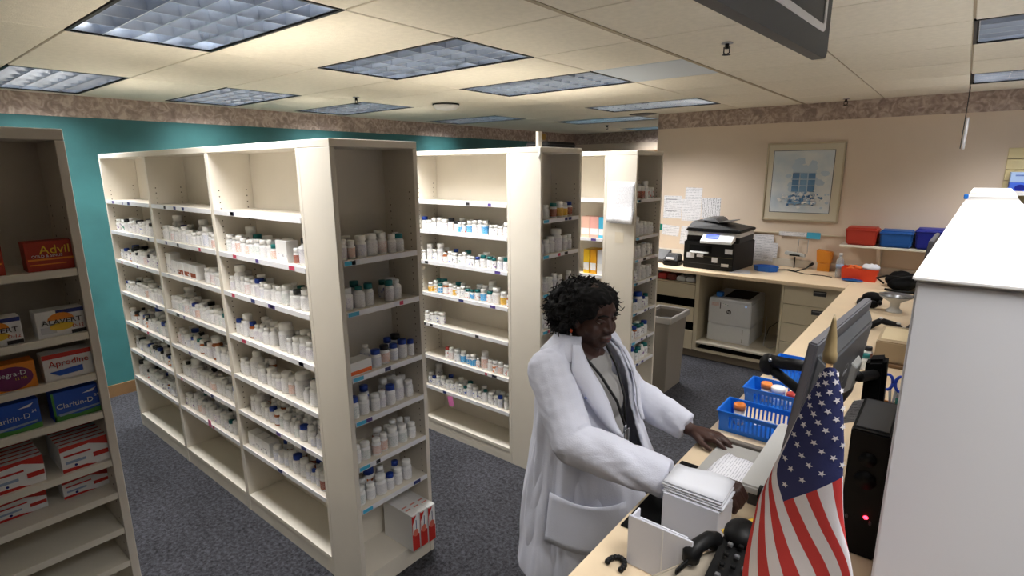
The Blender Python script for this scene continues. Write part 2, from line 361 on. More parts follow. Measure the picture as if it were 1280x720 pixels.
# ------------------------------------------------------------------ shelving
rnd = random.Random(7)
TAGM = [mat('tag_' + n_, S(*c_), .5) for n_, c_ in dict(violet=(88, 70, 140), navy=(40, 50, 110), rose=(200, 60, 90), mint=(90, 190, 170), blk=(40, 40, 44)).items()]
def price_strip(shelf, p0, along, length, face, z0, z1, tagc=None, dens=5):
    n = Vector(face); al = Vector(along); o = Vector((p0[0], p0[1], z0)) + n * .0005
    if al.cross(Z_).dot(n) < 0: o = o + al * length; al = -al
    st = quad('price_strip', o, al, Z_, length, z1 - z0, M['strip'], shelf, .002)
    b = MB(); k = 0
    for i in range(dens):
        if rnd.random() < .5 or (tagc and i == 0):
            s = rnd.uniform(.02, max(.03, length - .09)); wd = rnd.uniform(.02, .05)
            if tagc and i == 0: s = .004; wd = .055
            q = o + al * s + n * .0028 + Z_ * .003; r = al * wd; u = Z_ * (z1 - z0 - .006)
            mt = tagc if tagc and i == 0 else rnd.choice(TAGM[:3] + [TAGM[4], M['paper'], M['paper']])
            b.add([q, q + r, q + r + u, q + u], [(0, 1, 2, 3)], mt); k += 1
    if k: stuff(b.build('price_tags', st))
HOLE = mat('peg_hole', S(70, 58, 44), .9)
def case(name, label, group, x0, x1, y0, y1, face, shelves, bays=1, both=False, ztop=2.13, loc=None, strips=True, tagc=None, cat='shelving'):
    """open shelving case; face = '-Y' or '+X'. Returns list of bay spans."""
    t = thing(name, label, cat, ((x0 + x1) / 2, (y0 + y1) / 2, 0), group)
    th = .024; kh = .105
    box('top_panel', x0, x1, y0, y1, ztop - .032, ztop, M['lam'], t, .002)
    spans = []
    if face == '-Y':
        yb = (y0 + y1) / 2 if both else y1 - .012
        box('back_panel', x0 + .005, x1 - .005, yb - .006, yb + .006, .02, ztop - .033, M['lam'], t)
        xs = [x0 + (x1 - x0) * i / bays for i in range(bays + 1)]
        for i, x in enumerate(xs):
            if i == 0: a_, b_ = x, x + th
            elif i == bays: a_, b_ = x - th, x
            else: a_, b_ = x - .019, x + .019
            for s_ in ((y0, yb - .0065),) + (((yb + .0065, y1),) if both else ()):
                box('upright', a_, b_, s_[0], s_[1], 0, ztop - .033, M['lam'], t, .0015)
        for i in range(bays):
            a_ = xs[i] + (th if i == 0 else .019); b_ = xs[i + 1] - (th if i == bays - 1 else .019); spans.append((a_, b_))
            h = MB()
            for zz in [1.9 - .032 * q for q in range(46)]:
                for xx, sg in ((a_ + .0004, 1), (b_ - .0004, -1)):
                    for yy in (y0 + .035, yb - .045): h.add([(xx, yy, zz), (xx, yy + .006, zz), (xx, yy + .006, zz + .006), (xx, yy, zz + .006)], [(0, 1, 2, 3) if sg < 0 else (3, 2, 1, 0)], HOLE)
            stuff(h.build('peg_holes', t))
            for s_, f in ((((y0, yb - .0065), -1),) + ((((yb + .0065, y1), 1),) if both else ())):
                box('kickboard', a_ + .0005, b_ - .0005, s_[0] + .004 if f < 0 else s_[1] - .02, s_[0] + .02 if f < 0 else s_[1] - .004, 0, kh - .022, M['lam'], t)
                for z in list(shelves) + [kh]:
                    sh = box('shelf', a_ + .001, b_ - .001, s_[0] + .001, s_[1], z - .022, z, M['lam'] if z > .2 else M['lamedge'], t)
                    if strips and f < 0 and z > .2: price_strip(sh, (a_ + .002, s_[0] + .001), (1, 0, 0), b_ - a_ - .004, (0, -1, 0), z - .021, z + .004, tagc)
    else:
        box('back_panel', x0, x0 + .012, y0 + .003, y1 - .003, .02, ztop - .033, M['lam'], t)
        box('upright', x0, x1, y0, y0 + th, 0, ztop - .033, M['lam'], t, .0015); box('upright', x0, x1, y1 - th, y1, 0, ztop - .033, M['lam'], t, .0015)
        spans.append((y0 + th, y1 - th))
        h = MB()
        for zz in [1.9 - .032 * q for q in range(46)]:
            for xx in (x1 - .04, x0 + .05): yy = y1 - th - .0004; h.add([(xx, yy, zz), (xx + .006, yy, zz), (xx + .006, yy, zz + .006), (xx, yy, zz + .006)], [(0, 1, 2, 3)], HOLE)
        stuff(h.build('peg_holes', t))
        box('kickboard', x1 - .02, x1 - .004, y0 + th + .0005, y1 - th - .0005, 0, kh - .022, M['lam'], t)
        for z in list(shelves) + [kh]:
            sh = box('shelf', x0 + .012, x1 - .001, y0 + th + .001, y1 - th - .001, z - .022, z, M['lam'] if strips else M['lamedge'], t)
            if strips and z > .2: price_strip(sh, (x1 - .001, y0 + th + .002), (0, 1, 0), y1 - y0 - 2 * th - .004, (1, 0, 0), z - .021, z + .003, M['c_cyan'] if tagc is None else tagc, 4)
    return t, spans
U1 = [1.80, 1.577, 1.36, 1.113, .876, .655, .43]; E1 = [1.63, 1.407, 1.11, .90, .677, .46]
U2 = [1.786, 1.574, 1.349, 1.11, .874, .616, .368]; E2 = [1.697, 1.476, 1.23, .99, .75, .51]
U3 = [1.76, 1.448, 1.149, .918, .67, .42]; E3 = [1.763, 1.474, 1.299, 1.113, .865, .624, .422]
E0 = [1.721, 1.519, 1.382, 1.251, 1.079, .959, .826, .699, .48, .29]
_, sp1 = case('shelving_unit', 'long three-bay cream shelving unit full of pill bottles, nearest the teal wall', 'cream pharmacy shelving', -4.919, -2.196, 1.2726, 1.7275, '-Y', U1, 3, True)
_, se1 = case('end_shelving', 'narrow end shelving on the three-bay unit with red cartons below', 'cream pharmacy shelving', -2.195, -1.9637, 1.2726, 1.7275, '+X', E1)
_, sp2 = case('shelving_unit', 'middle cream shelving unit behind the woman, pink tag on a low shelf', 'cream pharmacy shelving', -4.905, -2.180, 2.6638, 3.1172, '-Y', U2, 3, True)
_, se2 = case('end_shelving', 'end shelving of the middle unit, partly hidden by the woman', 'cream pharmacy shelving', -2.179, -1.9422, 2.6638, 3.1172, '+X', E2)
_, sp3 = case('shelving_unit', 'farthest cream shelving unit, mostly hidden behind the middle one', 'cream pharmacy shelving', -4.87, -2.145, 3.8169, 4.281, '-Y', U3, 3, True)
_, se3 = case('end_shelving', 'farthest end shelving beside the grey bin, printed sheet on its side', 'cream pharmacy shelving', -2.144, -1.8965, 3.8169, 4.281, '+X', E3)
case('shelving_unit', 'nearest shelving unit at the left picture edge, its bays out of view', 'cream pharmacy shelving', -5.01, -2.292, 0.0, .4575, '-Y', [1.8, 1.35, .9, .45], 3, True, 2.13, strips=False)
_, se0 = case('end_shelving', 'shaded end shelving at the left picture edge stocked with medicine cartons', 'cream pharmacy shelving', -2.291, -2.06, 0.0, .4575, '+X', E0, strips=False)

# ------------------------------------------------------------------ pill bottles
WP = mat('white_bottle_plastic', S(240, 240, 240), .35); WC = mat('white_cap', S(248, 248, 246), .4)
AMB = mat('amber_bottle', S(170, 92, 40), .3); CLR = mat('translucent_orange_vial', S(226, 130, 60), .25, trans=.3)
def label_mat(nm, ink, amt=.55):
    if nm in MATS: return MATS[nm]
    m = mat(nm, S(236, 236, 238), .6); nt = m.node_tree; b = nt.nodes['Principled BSDF']
    tc = nt.nodes.new('ShaderNodeTexCoord'); oi = nt.nodes.new('ShaderNodeObjectInfo'); ad = nt.nodes.new('ShaderNodeVectorMath'); ad.operation = 'ADD'
    n = nt.nodes.new('ShaderNodeTexNoise'); n.inputs['Scale'].default_value = 62; n.inputs['Detail'].default_value = 2
    rp = nt.nodes.new('ShaderNodeValToRGB'); e = rp.color_ramp.elements; rp.color_ramp.interpolation = 'LINEAR'
    e[0].position = 1 - amt - .03; e[0].color = S(236, 236, 238); e[1].position = 1 - amt + .05; e[1].color = S(*ink)
    nt.links.new(tc.outputs['Object'], ad.inputs[0]); nt.links.new(oi.outputs['Location'], ad.inputs[1]); nt.links.new(ad.outputs[0], n.inputs['Vector'])
    nt.links.new(n.outputs['Fac'], rp.inputs[0]); nt.links.new(rp.outputs[0], b.inputs['Base Color']); return m
LAB = dict(grey=label_mat('label_grey', (140, 140, 156), .40), blue=label_mat('label_blue', (80, 110, 196), .42), purple=label_mat('label_purple', (130, 90, 160), .41), red=label_mat('label_red', (206, 80, 66), .42),
           orange=label_mat('label_orange', (214, 120, 50), .48), green=label_mat('label_green', (60, 140, 120), .42), yellow=label_mat('label_yellow', (226, 176, 40), .62), brown=label_mat('label_brown', (150, 70, 40), .62), cyan=label_mat('label_cyan', (60, 160, 220), .62))
CAP = dict(white=WC, blue=mat('cap_blue', S(26, 60, 150), .4), teal=mat('cap_teal', S(16, 110, 110), .4), black=mat('cap_black', S(24, 24, 30), .4), orange=mat('cap_orange', S(252, 142, 60), .4), red=mat('cap_red', S(190, 60, 50), .4))
def bot_mesh(kind):
    if kind == 'round': r, h, sh, nr = .5, 1, .10, .34
    elif kind == 'tall': r, h, sh, nr = .36, 1, .10, .25
    else: r, h, sh, nr = .46, 1, .14, .24
    ch = .24 if kind != 'square' else .18; z1 = h - ch
    body = MB().lathe((0, 0, 0), [(r * .9, 0), (r, .03), (r, z1 - sh), (nr, z1 - .02), (nr, z1 + .02)], WP, 14).mesh('bottle_body')
    cr = r * .86 if kind != 'square' else nr * 1.15
    cap = MB().lathe((0, 0, 0), [(cr, z1), (cr, h - .02), (cr * .9, h)], WC, 14).mesh('bottle_cap')
    lab = MB(); seg = 14; rr = r * 1.012; v = []; f = []
    for i in range(seg):
        a = 2 * math.pi * i / seg; v += [(rr * math.cos(a), rr * math.sin(a), .1), (rr * math.cos(a), rr * math.sin(a), z1 - sh - .05)]
    for i in range(seg): k = (i + 1) % seg; f.append((2 * i, 2 * k, 2 * k + 1, 2 * i + 1))
    lab.add(v, f, LAB['grey'], True); lab = lab.mesh('bottle_label')
    one = MB(); one.lathe((0, 0, 0), [(r * .9, 0), (r, .03), (r, z1 - sh), (nr, z1 - .02), (nr, z1 + .02)], WP, 10); one.lathe((0, 0, 0), [(cr, z1), (cr, h)], WC, 10); one.add(v, f, LAB['grey'], True)
    return body, cap, lab, one
BM = {k: bot_mesh(k) for k in ('round', 'tall', 'square')}
BOT = []   # dicts of every bottle on the shelves
SPECIAL = []   # cartons standing among the bottles
def row(kind, a0, a1, front, z, where, dens=1.0, caps=None, labs=None, hmin=.074, hmax=.102, rows=2, depth=.2, gapp=.025, big=.06, start=0, skip=None):
    """fill one shelf. kind '-Y': a = x range, front = y. '+X': a = y range, front = x"""
    caps = caps or ['white'] * 14 + ['blue', 'teal', 'black']; labs = labs or ['grey'] * 9 + ['blue', 'blue', 'purple', 'purple', 'purple', 'red', 'orange', 'green']
    for r in range(rows):
        p = a0 + .012 + start; dep = .022 + r * .066
        while True:
            h = rnd.uniform(hmin, hmax) * (1.0 if rnd.random() > big else 1.45); k = rnd.choices(['round', 'tall', 'square'], [6, 3, 1])[0]
            wd = h * rnd.uniform(.52, .62) if k != 'tall' else h * .62
            rad = wd * {'round': .5, 'tall': .36, 'square': .46}[k]
            if p + 2 * rad > a1 - .008: break
            if rnd.random() < (1 - gapp) * dens * (1 if r == 0 else .75) and not (skip and skip[0] < p - a0 < skip[1]):
                dj = rnd.uniform(0, .012); pos = (p + rad, front + dep + rad + dj, z) if kind == '-Y' else (front - dep - rad - dj, p + rad, z)
                if kind == '+X': pos = (front - dep - rad - dj, p + rad, z)
                body = 'white' if rnd.random() > .03 else 'amber'
                BOT.append(dict(pos=pos, h=h, w=wd, k=k, cap=rnd.choice(caps), lab=rnd.choice(labs), row=r, where=where, body=body))
            p += 2 * rad + rnd.uniform(.002, .01)
ORD = ['second', 'third', 'fourth', 'fifth', 'sixth', 'seventh']
BAYN = ['left bay', 'middle bay', 'right bay']
for bi, (a0, a1) in enumerate(sp1):
    for si, z in enumerate(U1[1:]):
        wh = f'on the {ORD[si]} shelf, {BAYN[bi]}, three-bay unit'
        kw = dict(rows=2)
        if bi == 0: kw.update(caps=['white'] * 8 + ['blue', 'black', 'black'])
        if (bi, si) == (1, 1): kw.update(skip=(0, .5))
        if (bi, si) == (2, 5): kw.update(skip=(0, .27), caps=['white'] * 6 + ['blue'], labs=['blue', 'blue', 'brown', 'grey'])
        if (bi, si) == (2, 0): kw.update(labs=['grey', 'grey', 'orange', 'purple', 'green', 'brown'], hmin=.075, hmax=.10, skip=(.55, .68))
        row('-Y', a0, a1, 1.2726, z, wh, **kw)
ekw = [dict(caps=['white'] * 6 + ['teal'], rows=2, hmin=.08, hmax=.10), dict(caps=['white', 'white', 'teal', 'teal'], rows=2, hmin=.08, hmax=.11), dict(caps=['blue', 'blue', 'white', 'black'], rows=2, labs=['blue', 'blue', 'orange', 'grey'], hmin=.08, hmax=.10, start=.13),
       dict(caps=['white'] * 5 + ['blue'], rows=2, hmin=.08, hmax=.11), dict(caps=['white'] * 8, rows=2, hmin=.075, hmax=.10), dict(caps=['white'] * 5 + ['blue'], rows=2, hmin=.075, hmax=.10, labs=['grey', 'grey', 'orange', 'green'])]
for si, z in enumerate(E1): row('+X', se1[0][0], se1[0][1], -1.9637, z, f'on the {["top", "second", "third", "fourth", "fifth", "sixth"][si]} shelf above the red cartons', **ekw[si])
for si, z in enumerate(U2[1:]):
    a0, a1 = sp2[2]; kw = dict(rows=2, hmin=.068, hmax=.095)
    if si == 0: kw.update(labs=['grey', 'cyan', 'red', 'purple', 'grey'], hmin=.065, hmax=.095)
    if si == 2: kw.update(caps=['white', 'white', 'white', 'teal', 'teal'], labs=['red', 'grey', 'yellow', 'cyan'])
    if si == 3: kw.update(skip=(.2, 2), rows=1)
    if si == 4: kw.update(start=.2, labs=['red', 'orange', 'cyan', 'grey'], rows=1, caps=['white'] * 5 + ['red'])
    if si == 5: kw.update(labs=['grey', 'grey', 'blue'], caps=['white'] * 5 + ['teal', 'blue'])
    row('-Y', a0, a1, 2.6638, z, f'on the {ORD[si]} shelf down of the middle unit', **kw)
for si, z in enumerate(E2): row('+X', se2[0][0], se2[0][1], -1.9422, z, f'on the {["top", "second", "third", "fourth", "fifth", "sixth"][si]} end shelf behind the woman', rows=1, hmin=.085, hmax=.105, labs=['yellow', 'yellow', 'brown', 'grey'] if si == 0 else ['grey', 'purple'])
for si, z in enumerate(E3):
    row('+X', se3[0][0], se3[0][1], -1.8965, z, f'on the {["top", "second", "third", "fourth", "fifth", "sixth", "lowest"][si]} end shelf beside the bin', rows=2, hmin=.085, hmax=.11, caps=['white'] if si < 4 else ['teal', 'white', 'blue', 'teal'], labs=['red', 'brown', 'grey'] if si == 0 else ['grey', 'purple', 'grey'])
# the bottles that show largest become individual things, the rest one mass at the back of the shelves
for b in BOT:
    v = Vector(b['pos']) - CAM; dpt = v.dot(F); b['px'] = b['h'] * CF / dpt; b['u'] = 640 + CF * v.dot(RT) / dpt; b['v'] = 360 - CF * v.dot(UP) / dpt
    b['score'] = b['px'] * (1, .42, .3)[b['row']] * (.3 if 648 < b['u'] < 775 and b['v'] > 370 else 1)
NTH = 'first second third fourth fifth sixth seventh eighth ninth tenth eleventh twelfth thirteenth fourteenth fifteenth sixteenth seventeenth eighteenth nineteenth twentieth twenty-first twenty-second twenty-third twenty-fourth'.split()
cnt = {}
for b in sorted(BOT, key=lambda b: b['u']):
    k_ = (b['where'], b['row']); cnt[k_] = cnt.get(k_, 0) + 1; b['nth'] = NTH[cnt[k_] - 1] + (' from left' if b['row'] == 0 else ' in back row')
BOT.sort(key=lambda b: -b['score'])
NIND = 300
def bottle(b):
    body, cap, lab, one = BM[b['k']]; bw = b['body'] == 'amber'
    lb = {'white': 'white', 'amber': 'amber'}[b['body']] + ' pill bottle' + ('' if b['cap'] == 'white' else f" with {b['cap']} cap") + ', ' + b['nth'] + ', ' + b['where'].replace('on the ', '')
    t = thing('pill_bottle', lb, 'bottle', b['pos'], 'pill bottles ' + b['where'])
    t.scale = (b['w'], b['w'], b['h']); t.rotation_euler = (0, 0, rnd.uniform(0, 6.28))
    for nm, me, mt in (('body', body, AMB if bw else WP), ('cap', cap, CAP[b['cap']]), ('paper_label', lab, LAB[b['lab']])):
        o = bpy.data.objects.new(nm, me); COL.objects.link(o); o.parent = t
        if mt != me.materials[0]: o.material_slots[0].link = 'OBJECT'; o.material_slots[0].material = mt
for b in BOT[:NIND]: bottle(b)
rest = MB()
for b in BOT[NIND:]:
    one = BM[b['k']][3]; c = b['pos']; vs_ = [(c[0] + x * b['w'], c[1] + y * b['w'], c[2] + z * b['h']) for x, y, z in one.v]
    rest_o = len(rest.v); rest.v += vs_
    idx = {WP: rest.m(AMB if b['body'] == 'amber' else WP), WC: rest.m(CAP[b['cap']]), LAB['grey']: rest.m(LAB[b['lab']])}
    for f, mi in zip(one.f, one.mi): rest.f.append(tuple(i + rest_o for i in f)); rest.mi.append(idx[one.mats[mi]]); rest.sm.append(True)
ro = stuff(tag(rest.build('pill_bottle_mass'), 'crowd of small pill bottles in the back rows of all shelves', 'bottles'))

# ------------------------------------------------------------------ cartons on the near end shelf
XF = -2.078
def ink(n_, r, g, b_): return mat('print_' + n_, S(r, g, b_), .5)
def carton(label, u0, v0, u1, v1, z0, base, dep=.06, name='medicine_carton', xf=XF, group=None, zt=None, n=1):
    p0 = at(u0, v0, 'x', xf); p1 = at(u1, v1, 'x', xf); y0, y1 = p0.y, p1.y; z1 = zt or max(p0.z, z0 + .03)
    t = thing(name, label, 'box', (xf - dep / 2, (y0 + y1) / 2, z0), group)
    box('carton_body', xf - dep, xf, y0, y1, z0, z1, base, t, .001)
    return t, y0, y1, z0, z1
def face(t, nm, y0, y1, z0, z1, mt, xf=XF, k=1): return quad(nm, (xf + .0006 * k, y0, z0), Y_, Z_, y1 - y0, z1 - z0, mt, t, .0004)
def poly(t, nm, pts, mt, xf=XF, k=2):
    P = [Vector((xf + .0006 * k, y, z)) for y, z in pts]; return slab(nm, P, Vector((.0004, 0, 0)), mt, t)
def arc(yc, zc, ry, rz, a0=0, a1=360, n=20): return [(yc + ry * math.cos(math.radians(a0 + (a1 - a0) * i / n)), zc + rz * math.sin(math.radians(a0 + (a1 - a0) * i / n))) for i in range(n)]
RB = ink('rust_red', 170, 52, 30); GOLD = ink('gold', 240, 200, 60); WH = ink('white', 236, 236, 236); BK = ink('black', 24, 22, 26); OR = ink('orange', 236, 140, 40); RD = ink('red', 196, 44, 36); NV = ink('navy', 26, 44, 120); BL = ink('blue', 24, 84, 190); GR = ink('green', 70, 140, 60); PU = ink('plum', 110, 30, 90); LG = ink('pale_grey', 200, 202, 206); SB = ink('sky', 150, 170, 200)
zt = E0
def advil(label, off=0):
    t, y0, y1, z0, z1 = carton(label, 28 , 304, 93.5, 298, zt[0], RB, group='red-brown cartons on the top stocked shelf')
    return t, y0, y1, z0, z1
def shift(t, dy): t.location.y += dy
def deco_advil(t, y0, y1, z0, z1):
    wd = y1 - y0; h = z1 - z0
    face(t, 'stripe', y0 + .004, y1 - .004, z0 + h * .36, z0 + h * .42, OR); face(t, 'stripe', y0 + .006, y1 - .03, z0 + h * .2, z0 + h * .24, OR)
    text('lettering', 'Advil', .036, GOLD, t, (XF + .001, (y0 + y1) / 2 + .008, z0 + h * .70), Y_, Z_); text('lettering', 'COLD & SINUS', .011, WH, t, (XF + .001, (y0 + y1) / 2 - .012, z0 + h * .5), Y_, Z_)
for lb, dy in (('red-brown carton with gold lettering on the top stocked shelf', 0), ('red-brown carton cut off by the left picture edge', -.17)):
    a_ = advil(lb); deco_advil(*a_); shift(a_[0], dy)
def deco_alavert(t, y0, y1, z0, z1):
    wd = y1 - y0; h = z1 - z0
    face(t, 'dark_band', y0 + wd * .42, y1 - .001, z0 + h * .84, z1 - .001, NV); poly(t, 'sun', [(y0 + wd * .5 + .032 * math.cos(a), z0 + h * .62 + .022 * math.sin(a)) for a in [math.pi * i / 10 for i in range(11)]], OR)
    poly(t, 'swoosh', arc(y0 + wd * .5, z0 + h * .36, .03, .012), GOLD); face(t, 'footer', y0 + wd * .68, y1 - .001, z0 + .002, z0 + h * .16, BK); face(t, 'text_block', y0 + .008, y0 + wd * .38, z0 + h * .14, z0 + h * .4, LG)
    text('lettering', 'ALAVERT', .021, BK, t, (XF + .0026, (y0 + y1) / 2 + .002, z0 + h * .55), Y_, Z_, xs=1.12); text('lettering', 'D-12', .014, RD, t, (XF + .0026, y1 - .02, z0 + h * .3), Y_, Z_)
for lb, dy in (('white carton with orange sun and black capital lettering', 0), ('white carton with orange sun at the left picture edge', -.15)):
    a_ = carton(lb, 42, 392, 104.5, 388, zt[1], WH, group='white sun-print cartons'); deco_alavert(*a_); shift(a_[0], dy)
t, y0, y1, z0, z1 = carton('white carton with red top band and red lettering', 51, 446, 114.5, 436, zt[2], WH); wd = y1 - y0; h = z1 - z0
face(t, 'top_band', y0, y1, z0 + h * .83, z1, RD); poly(t, 'wedge', [(y0 + .012, z0 + h * .34), (y1 - .03, z0 + h * .42), (y1 - .03, z0 + h * .2), (y0 + .035, z0 + h * .16)], BL); text('lettering', 'Aprodine', .026, RD, t, (XF + .0026, (y0 + y1) / 2, z0 + h * .62), Y_, Z_)
t, y0, y1, z0, z1 = carton('orange carton with plum oval at the left picture edge', -18, 462, 42, 450, zt[2], OR); wd = y1 - y0; h = z1 - z0
poly(t, 'oval', arc(y0 + wd * .45, z0 + h * .46, wd * .48, h * .44), PU); text('lettering', 'Allegra-D', .02, WH, t, (XF + .0026, y0 + wd * .42, z0 + h * .62), Y_, Z_); text('lettering', '12 HR', .011, GOLD, t, (XF + .0026, y0 + wd * .66, z0 + h * .42), Y_, Z_)
def deco_clar(t, y0, y1, z0, z1):
    wd = y1 - y0; h = z1 - z0
    poly(t, 'hill', [(y0, z0), (y1, z0), (y1, z0 + h * .2), (y0 + wd * .5, z0 + h * .12), (y0, z0 + h * .22)], GR, k=1); poly(t, 'glow', [(y0 + .01, z0 + h * .24), (y1 - .008, z0 + h * .3), (y1 - .01, z0 + h * .24), (y0 + .014, z0 + h * .16)], SB)
    poly(t, 'plane', [(y1 - .05, z0 + h * .78), (y1 - .012, z0 + h * .9), (y1 - .022, z0 + h * .78)], WH); face(t, 'side_band', y0, y0 + .006, z0, z1, GR)
    text('lettering', 'Claritin-D', .023, WH, t, (XF + .0026, y0 + wd * .44, z0 + h * .5), Y_, Z_); text('lettering', '24', .012, WH, t, (XF + .0026, y1 - .014, z0 + h * .62), Y_, Z_)
for lb, dy in (('blue carton with white lettering over a green hill', 0), ('blue and green carton at the left picture edge', -.155)):
    a_ = carton(lb, 62.5, 493.5, 125, 482, zt[3], BL, group='blue allergy cartons'); deco_clar(*a_); shift(a_[0], dy)
def deco_red(t, y0, y1, z0, z1, xf):
    wd = y1 - y0; h = z1 - z0
    poly(t, 'top_band', [(y0, z1), (y0, z1 - h * .18), (y0 + wd * .6, z1 - h * .12), (y1, z1 - h * .36), (y1, z1)], RD, xf, 1); poly(t, 'bottom_band', [(y0, z0), (y0 + wd * .7, z0), (y0 + wd * .5, z0 + h * .1), (y0, z0 + h * .14)], RD, xf, 1)
    face(t, 'badge', y0 + wd * .66, y1 - .002, z0 + h * .28, z0 + h * .46, RD, xf); face(t, 'text_block', y0 + .01, y0 + wd * .5, z0 + h * .3, z0 + h * .4, SB, xf); poly(t, 'dot', arc(y0 + wd * .28, z0 + h * .2, .004, .004), NV, xf)
    face(t, 'red_line', y0 + .008, y0 + wd * .62, z0 + h * .58, z0 + h * .65, RD, xf)
OW = ['front', 'second', 'third', 'fourth', 'fifth', 'rearmost']
for side, dy, uu in (('right', 0, 0), ('left', -.165, 0)):
    for i in range(6):
        xf = XF - i * .030; rt_ = 'front' if i == 0 else OW[i]
        p0 = at(74, 566, 'x', XF); p1 = at(134.5, 552, 'x', XF)
        t = thing('medicine_carton', f'{rt_} red and white carton of the {side} row on the fifth shelf', 'box', (xf - .013, (p0.y + p1.y) / 2, zt[4]), 'red and white carton rows')
        box('carton_body', xf - .028, xf, p0.y, p1.y, zt[4], zt[4] + .086, WH, t, .0008)
        MB().box(xf - .0275, xf - .020, p0.y + .001, p1.y - .001, zt[4] + .0861, zt[4] + .0866, RD).build('top_stripe', t)
        if i == 0: deco_red(t, p0.y, p1.y, zt[4], zt[4] + .086, xf)
        shift(t, dy)
    xf = XF - .07; t = thing('medicine_carton', f'single red and white carton set back on the sixth shelf, {side} one', 'box', (xf - .03, (p0.y + p1.y) / 2, zt[5]), 'lone red and white cartons')
    box('carton_body', xf - .06, xf, p0.y, p1.y, zt[5], zt[5] + .062, WH, t, .0008); deco_red(t, p0.y, p1.y, zt[5], zt[5] + .062, xf); shift(t, dy)

# red and white cartons at the foot of the three-bay unit's end
for i in range(3):
    y0 = 1.552 + i * .0505; xf = -1.925 + i * .004
    t = thing('supply_carton', f'tall red and white carton low on the end shelving, {["nearest", "middle", "farthest"][i]} of three', 'box', (xf - .11, y0 + .025, .105), 'tall red and white cartons')
    box('carton_body', xf - .225, xf, y0, y0 + .05, .105, .308, WH, t, .001)
    poly(t, 'red_front', [(y0 + .003, .107), (y0 + .047, .107), (y0 + .047, .19), (y0 + .03, .20), (y0 + .02, .19), (y0 + .003, .20)], RD, xf, 1)
    poly(t, 'corner_flash', [(y0 + .003, .30), (y0 + .003, .25), (y0 + .03, .30)], RD, xf, 1); poly(t, 'disc', arc(y0 + .025, .205, .016, .02), ink('salmon', 226, 120, 100), xf, 2); face(t, 'edge', y0 + .001, y0 + .005, .107, .306, RD, xf, 2)
    poly(t, 'navy_bar', [(y0 + .026, .225), (y0 + .030, .225), (y0 + .030, .275), (y0 + .026, .275)], NV, xf, 2)
    for q in range(2): quad('top_print', (xf - .05 - q * .03, y0 + .01, .3082), Y_, -X_, .03, .01, ink('rose', 220, 150, 140), t, -.0005)
# odd cartons among the bottles
def shelfbox(label, x0, x1, y0, y1, z0, h, mt, band=None, nm='small_carton', group='small cartons among the bottles', side='-Y'):
    t = thing(nm, label, 'box', ((x0 + x1) / 2, (y0 + y1) / 2, z0), group)
    box('carton_body', x0, x1, y0, y1, z0, z0 + h, mt, t, .0008)
    if band:
        if side == '-Y': quad('printed_band', (x0 + .002, y0 - .0006, z0 + h * .15), X_, Z_, x1 - x0 - .004, h * .3, band, t, .0004)
        else: quad('printed_band', (x1 + .0006, y0 + .002, z0 + .005), Y_, Z_, y1 - y0 - .004, h * .28, band, t, .0004)
    return t
a0, a1 = sp1[2]
for i in range(3): shelfbox(f'white carton beside bottles, lowest stocked shelf of right bay, {["left", "middle", "right"][i]} of three', a0 + .02 + i * .085, a0 + .1 + i * .085, 1.30, 1.36, U1[6], .085, WP, LAB['grey'])
a0, a1 = sp1[1]
for i in range(5): shelfbox(f'white carton with dark panel on third shelf, middle bay, {["first", "second", "third", "fourth", "fifth"][i]} from left', a0 + .03 + i * .093, a0 + .11 + i * .093, 1.30, 1.36, U1[2], .09 if i else .13, WP, LAB['brown'] if i > 1 else LAB['grey'])
a0, a1 = sp1[2]
shelfbox('white carton between bottles on the second shelf, right bay', a0 + .565, a0 + .665, 1.30, 1.36, U1[1], .105, WP, LAB['grey'])
shelfbox('low white and orange carton on the third shelf above the red cartons', -2.06, -1.985, se1[0][0] + .006, se1[0][0] + .125, E1[2], .062, WP, M['c_orange'], side='+X')
for i, (mt, wd) in enumerate(((ink('peach', 236, 190, 170), .08), (ink('rosy', 230, 170, 160), .08), (M['c_cyan'], .075))):
    x0 = -2.40 + i * .083; shelfbox(f'{["peach", "rose", "cyan"][i]} carton standing in the farthest shelving unit', x0, x0 + wd, 3.86, 3.95, U3[1], .17, mt, WH)
for i, mt in enumerate((M['c_yellow'], ink('amber_sheet', 236, 170, 30), M['paper'])): shelfbox(f'{["yellow", "amber", "white"][i]} binder standing in the farthest shelving unit', -2.37 + i * .065, -2.315 + i * .065, 3.86, 4.0, U3[2], .2, mt, WH, nm='binder')
# tags and sheets on the shelving
p = at(565, 497, 'y', 2.6590)
t = tag(quad('pink_tag', (p.x - .03, 2.658, p.z - .075), Vector((1, 0, .25)), Vector((-.25, 0, 1)), .055, .075, M['c_pink'], None, .0015), 'pink paper tag hanging below a low shelf of the middle unit', 'tag')
p = at(263, 528, 'y', 1.268)
tag(quad('red_tag', (p.x - .025, 1.2665, p.z - .03), X_, Z_, .04, .045, ink('tagpink', 220, 110, 150), None, .0015), 'small pink tag below the lowest stocked shelf of the middle bay', 'tag')
sp_ = print_mat('printed_list', S(240, 241, 246), S(110, 110, 130), 260, .5)
pts = []
for i in range(9):
    zz = 1.90 - i * .0395; pts.append([(x, 3.8145 - .012 * max(0, (i - 4) / 4) ** 2 * (1 + x * 0) - (.02 * max(0, i - 5) / 3 if x > -2.0 else 0), zz) for x in (-2.135, -2.08, -2.02, -1.97, -1.93, -1.905)])
tag(sheet('printed_sheet', pts, sp_, None, .0012), 'printed list taped to the bright side of the farthest end shelving', 'paper')
tag(quad('note_slip', (-2.06, 3.8155, 1.43), X_, Z_, .075, .085, ink('cream_note', 226, 216, 196), None, .001), 'small cream note below the printed list on the farthest shelving', 'paper')
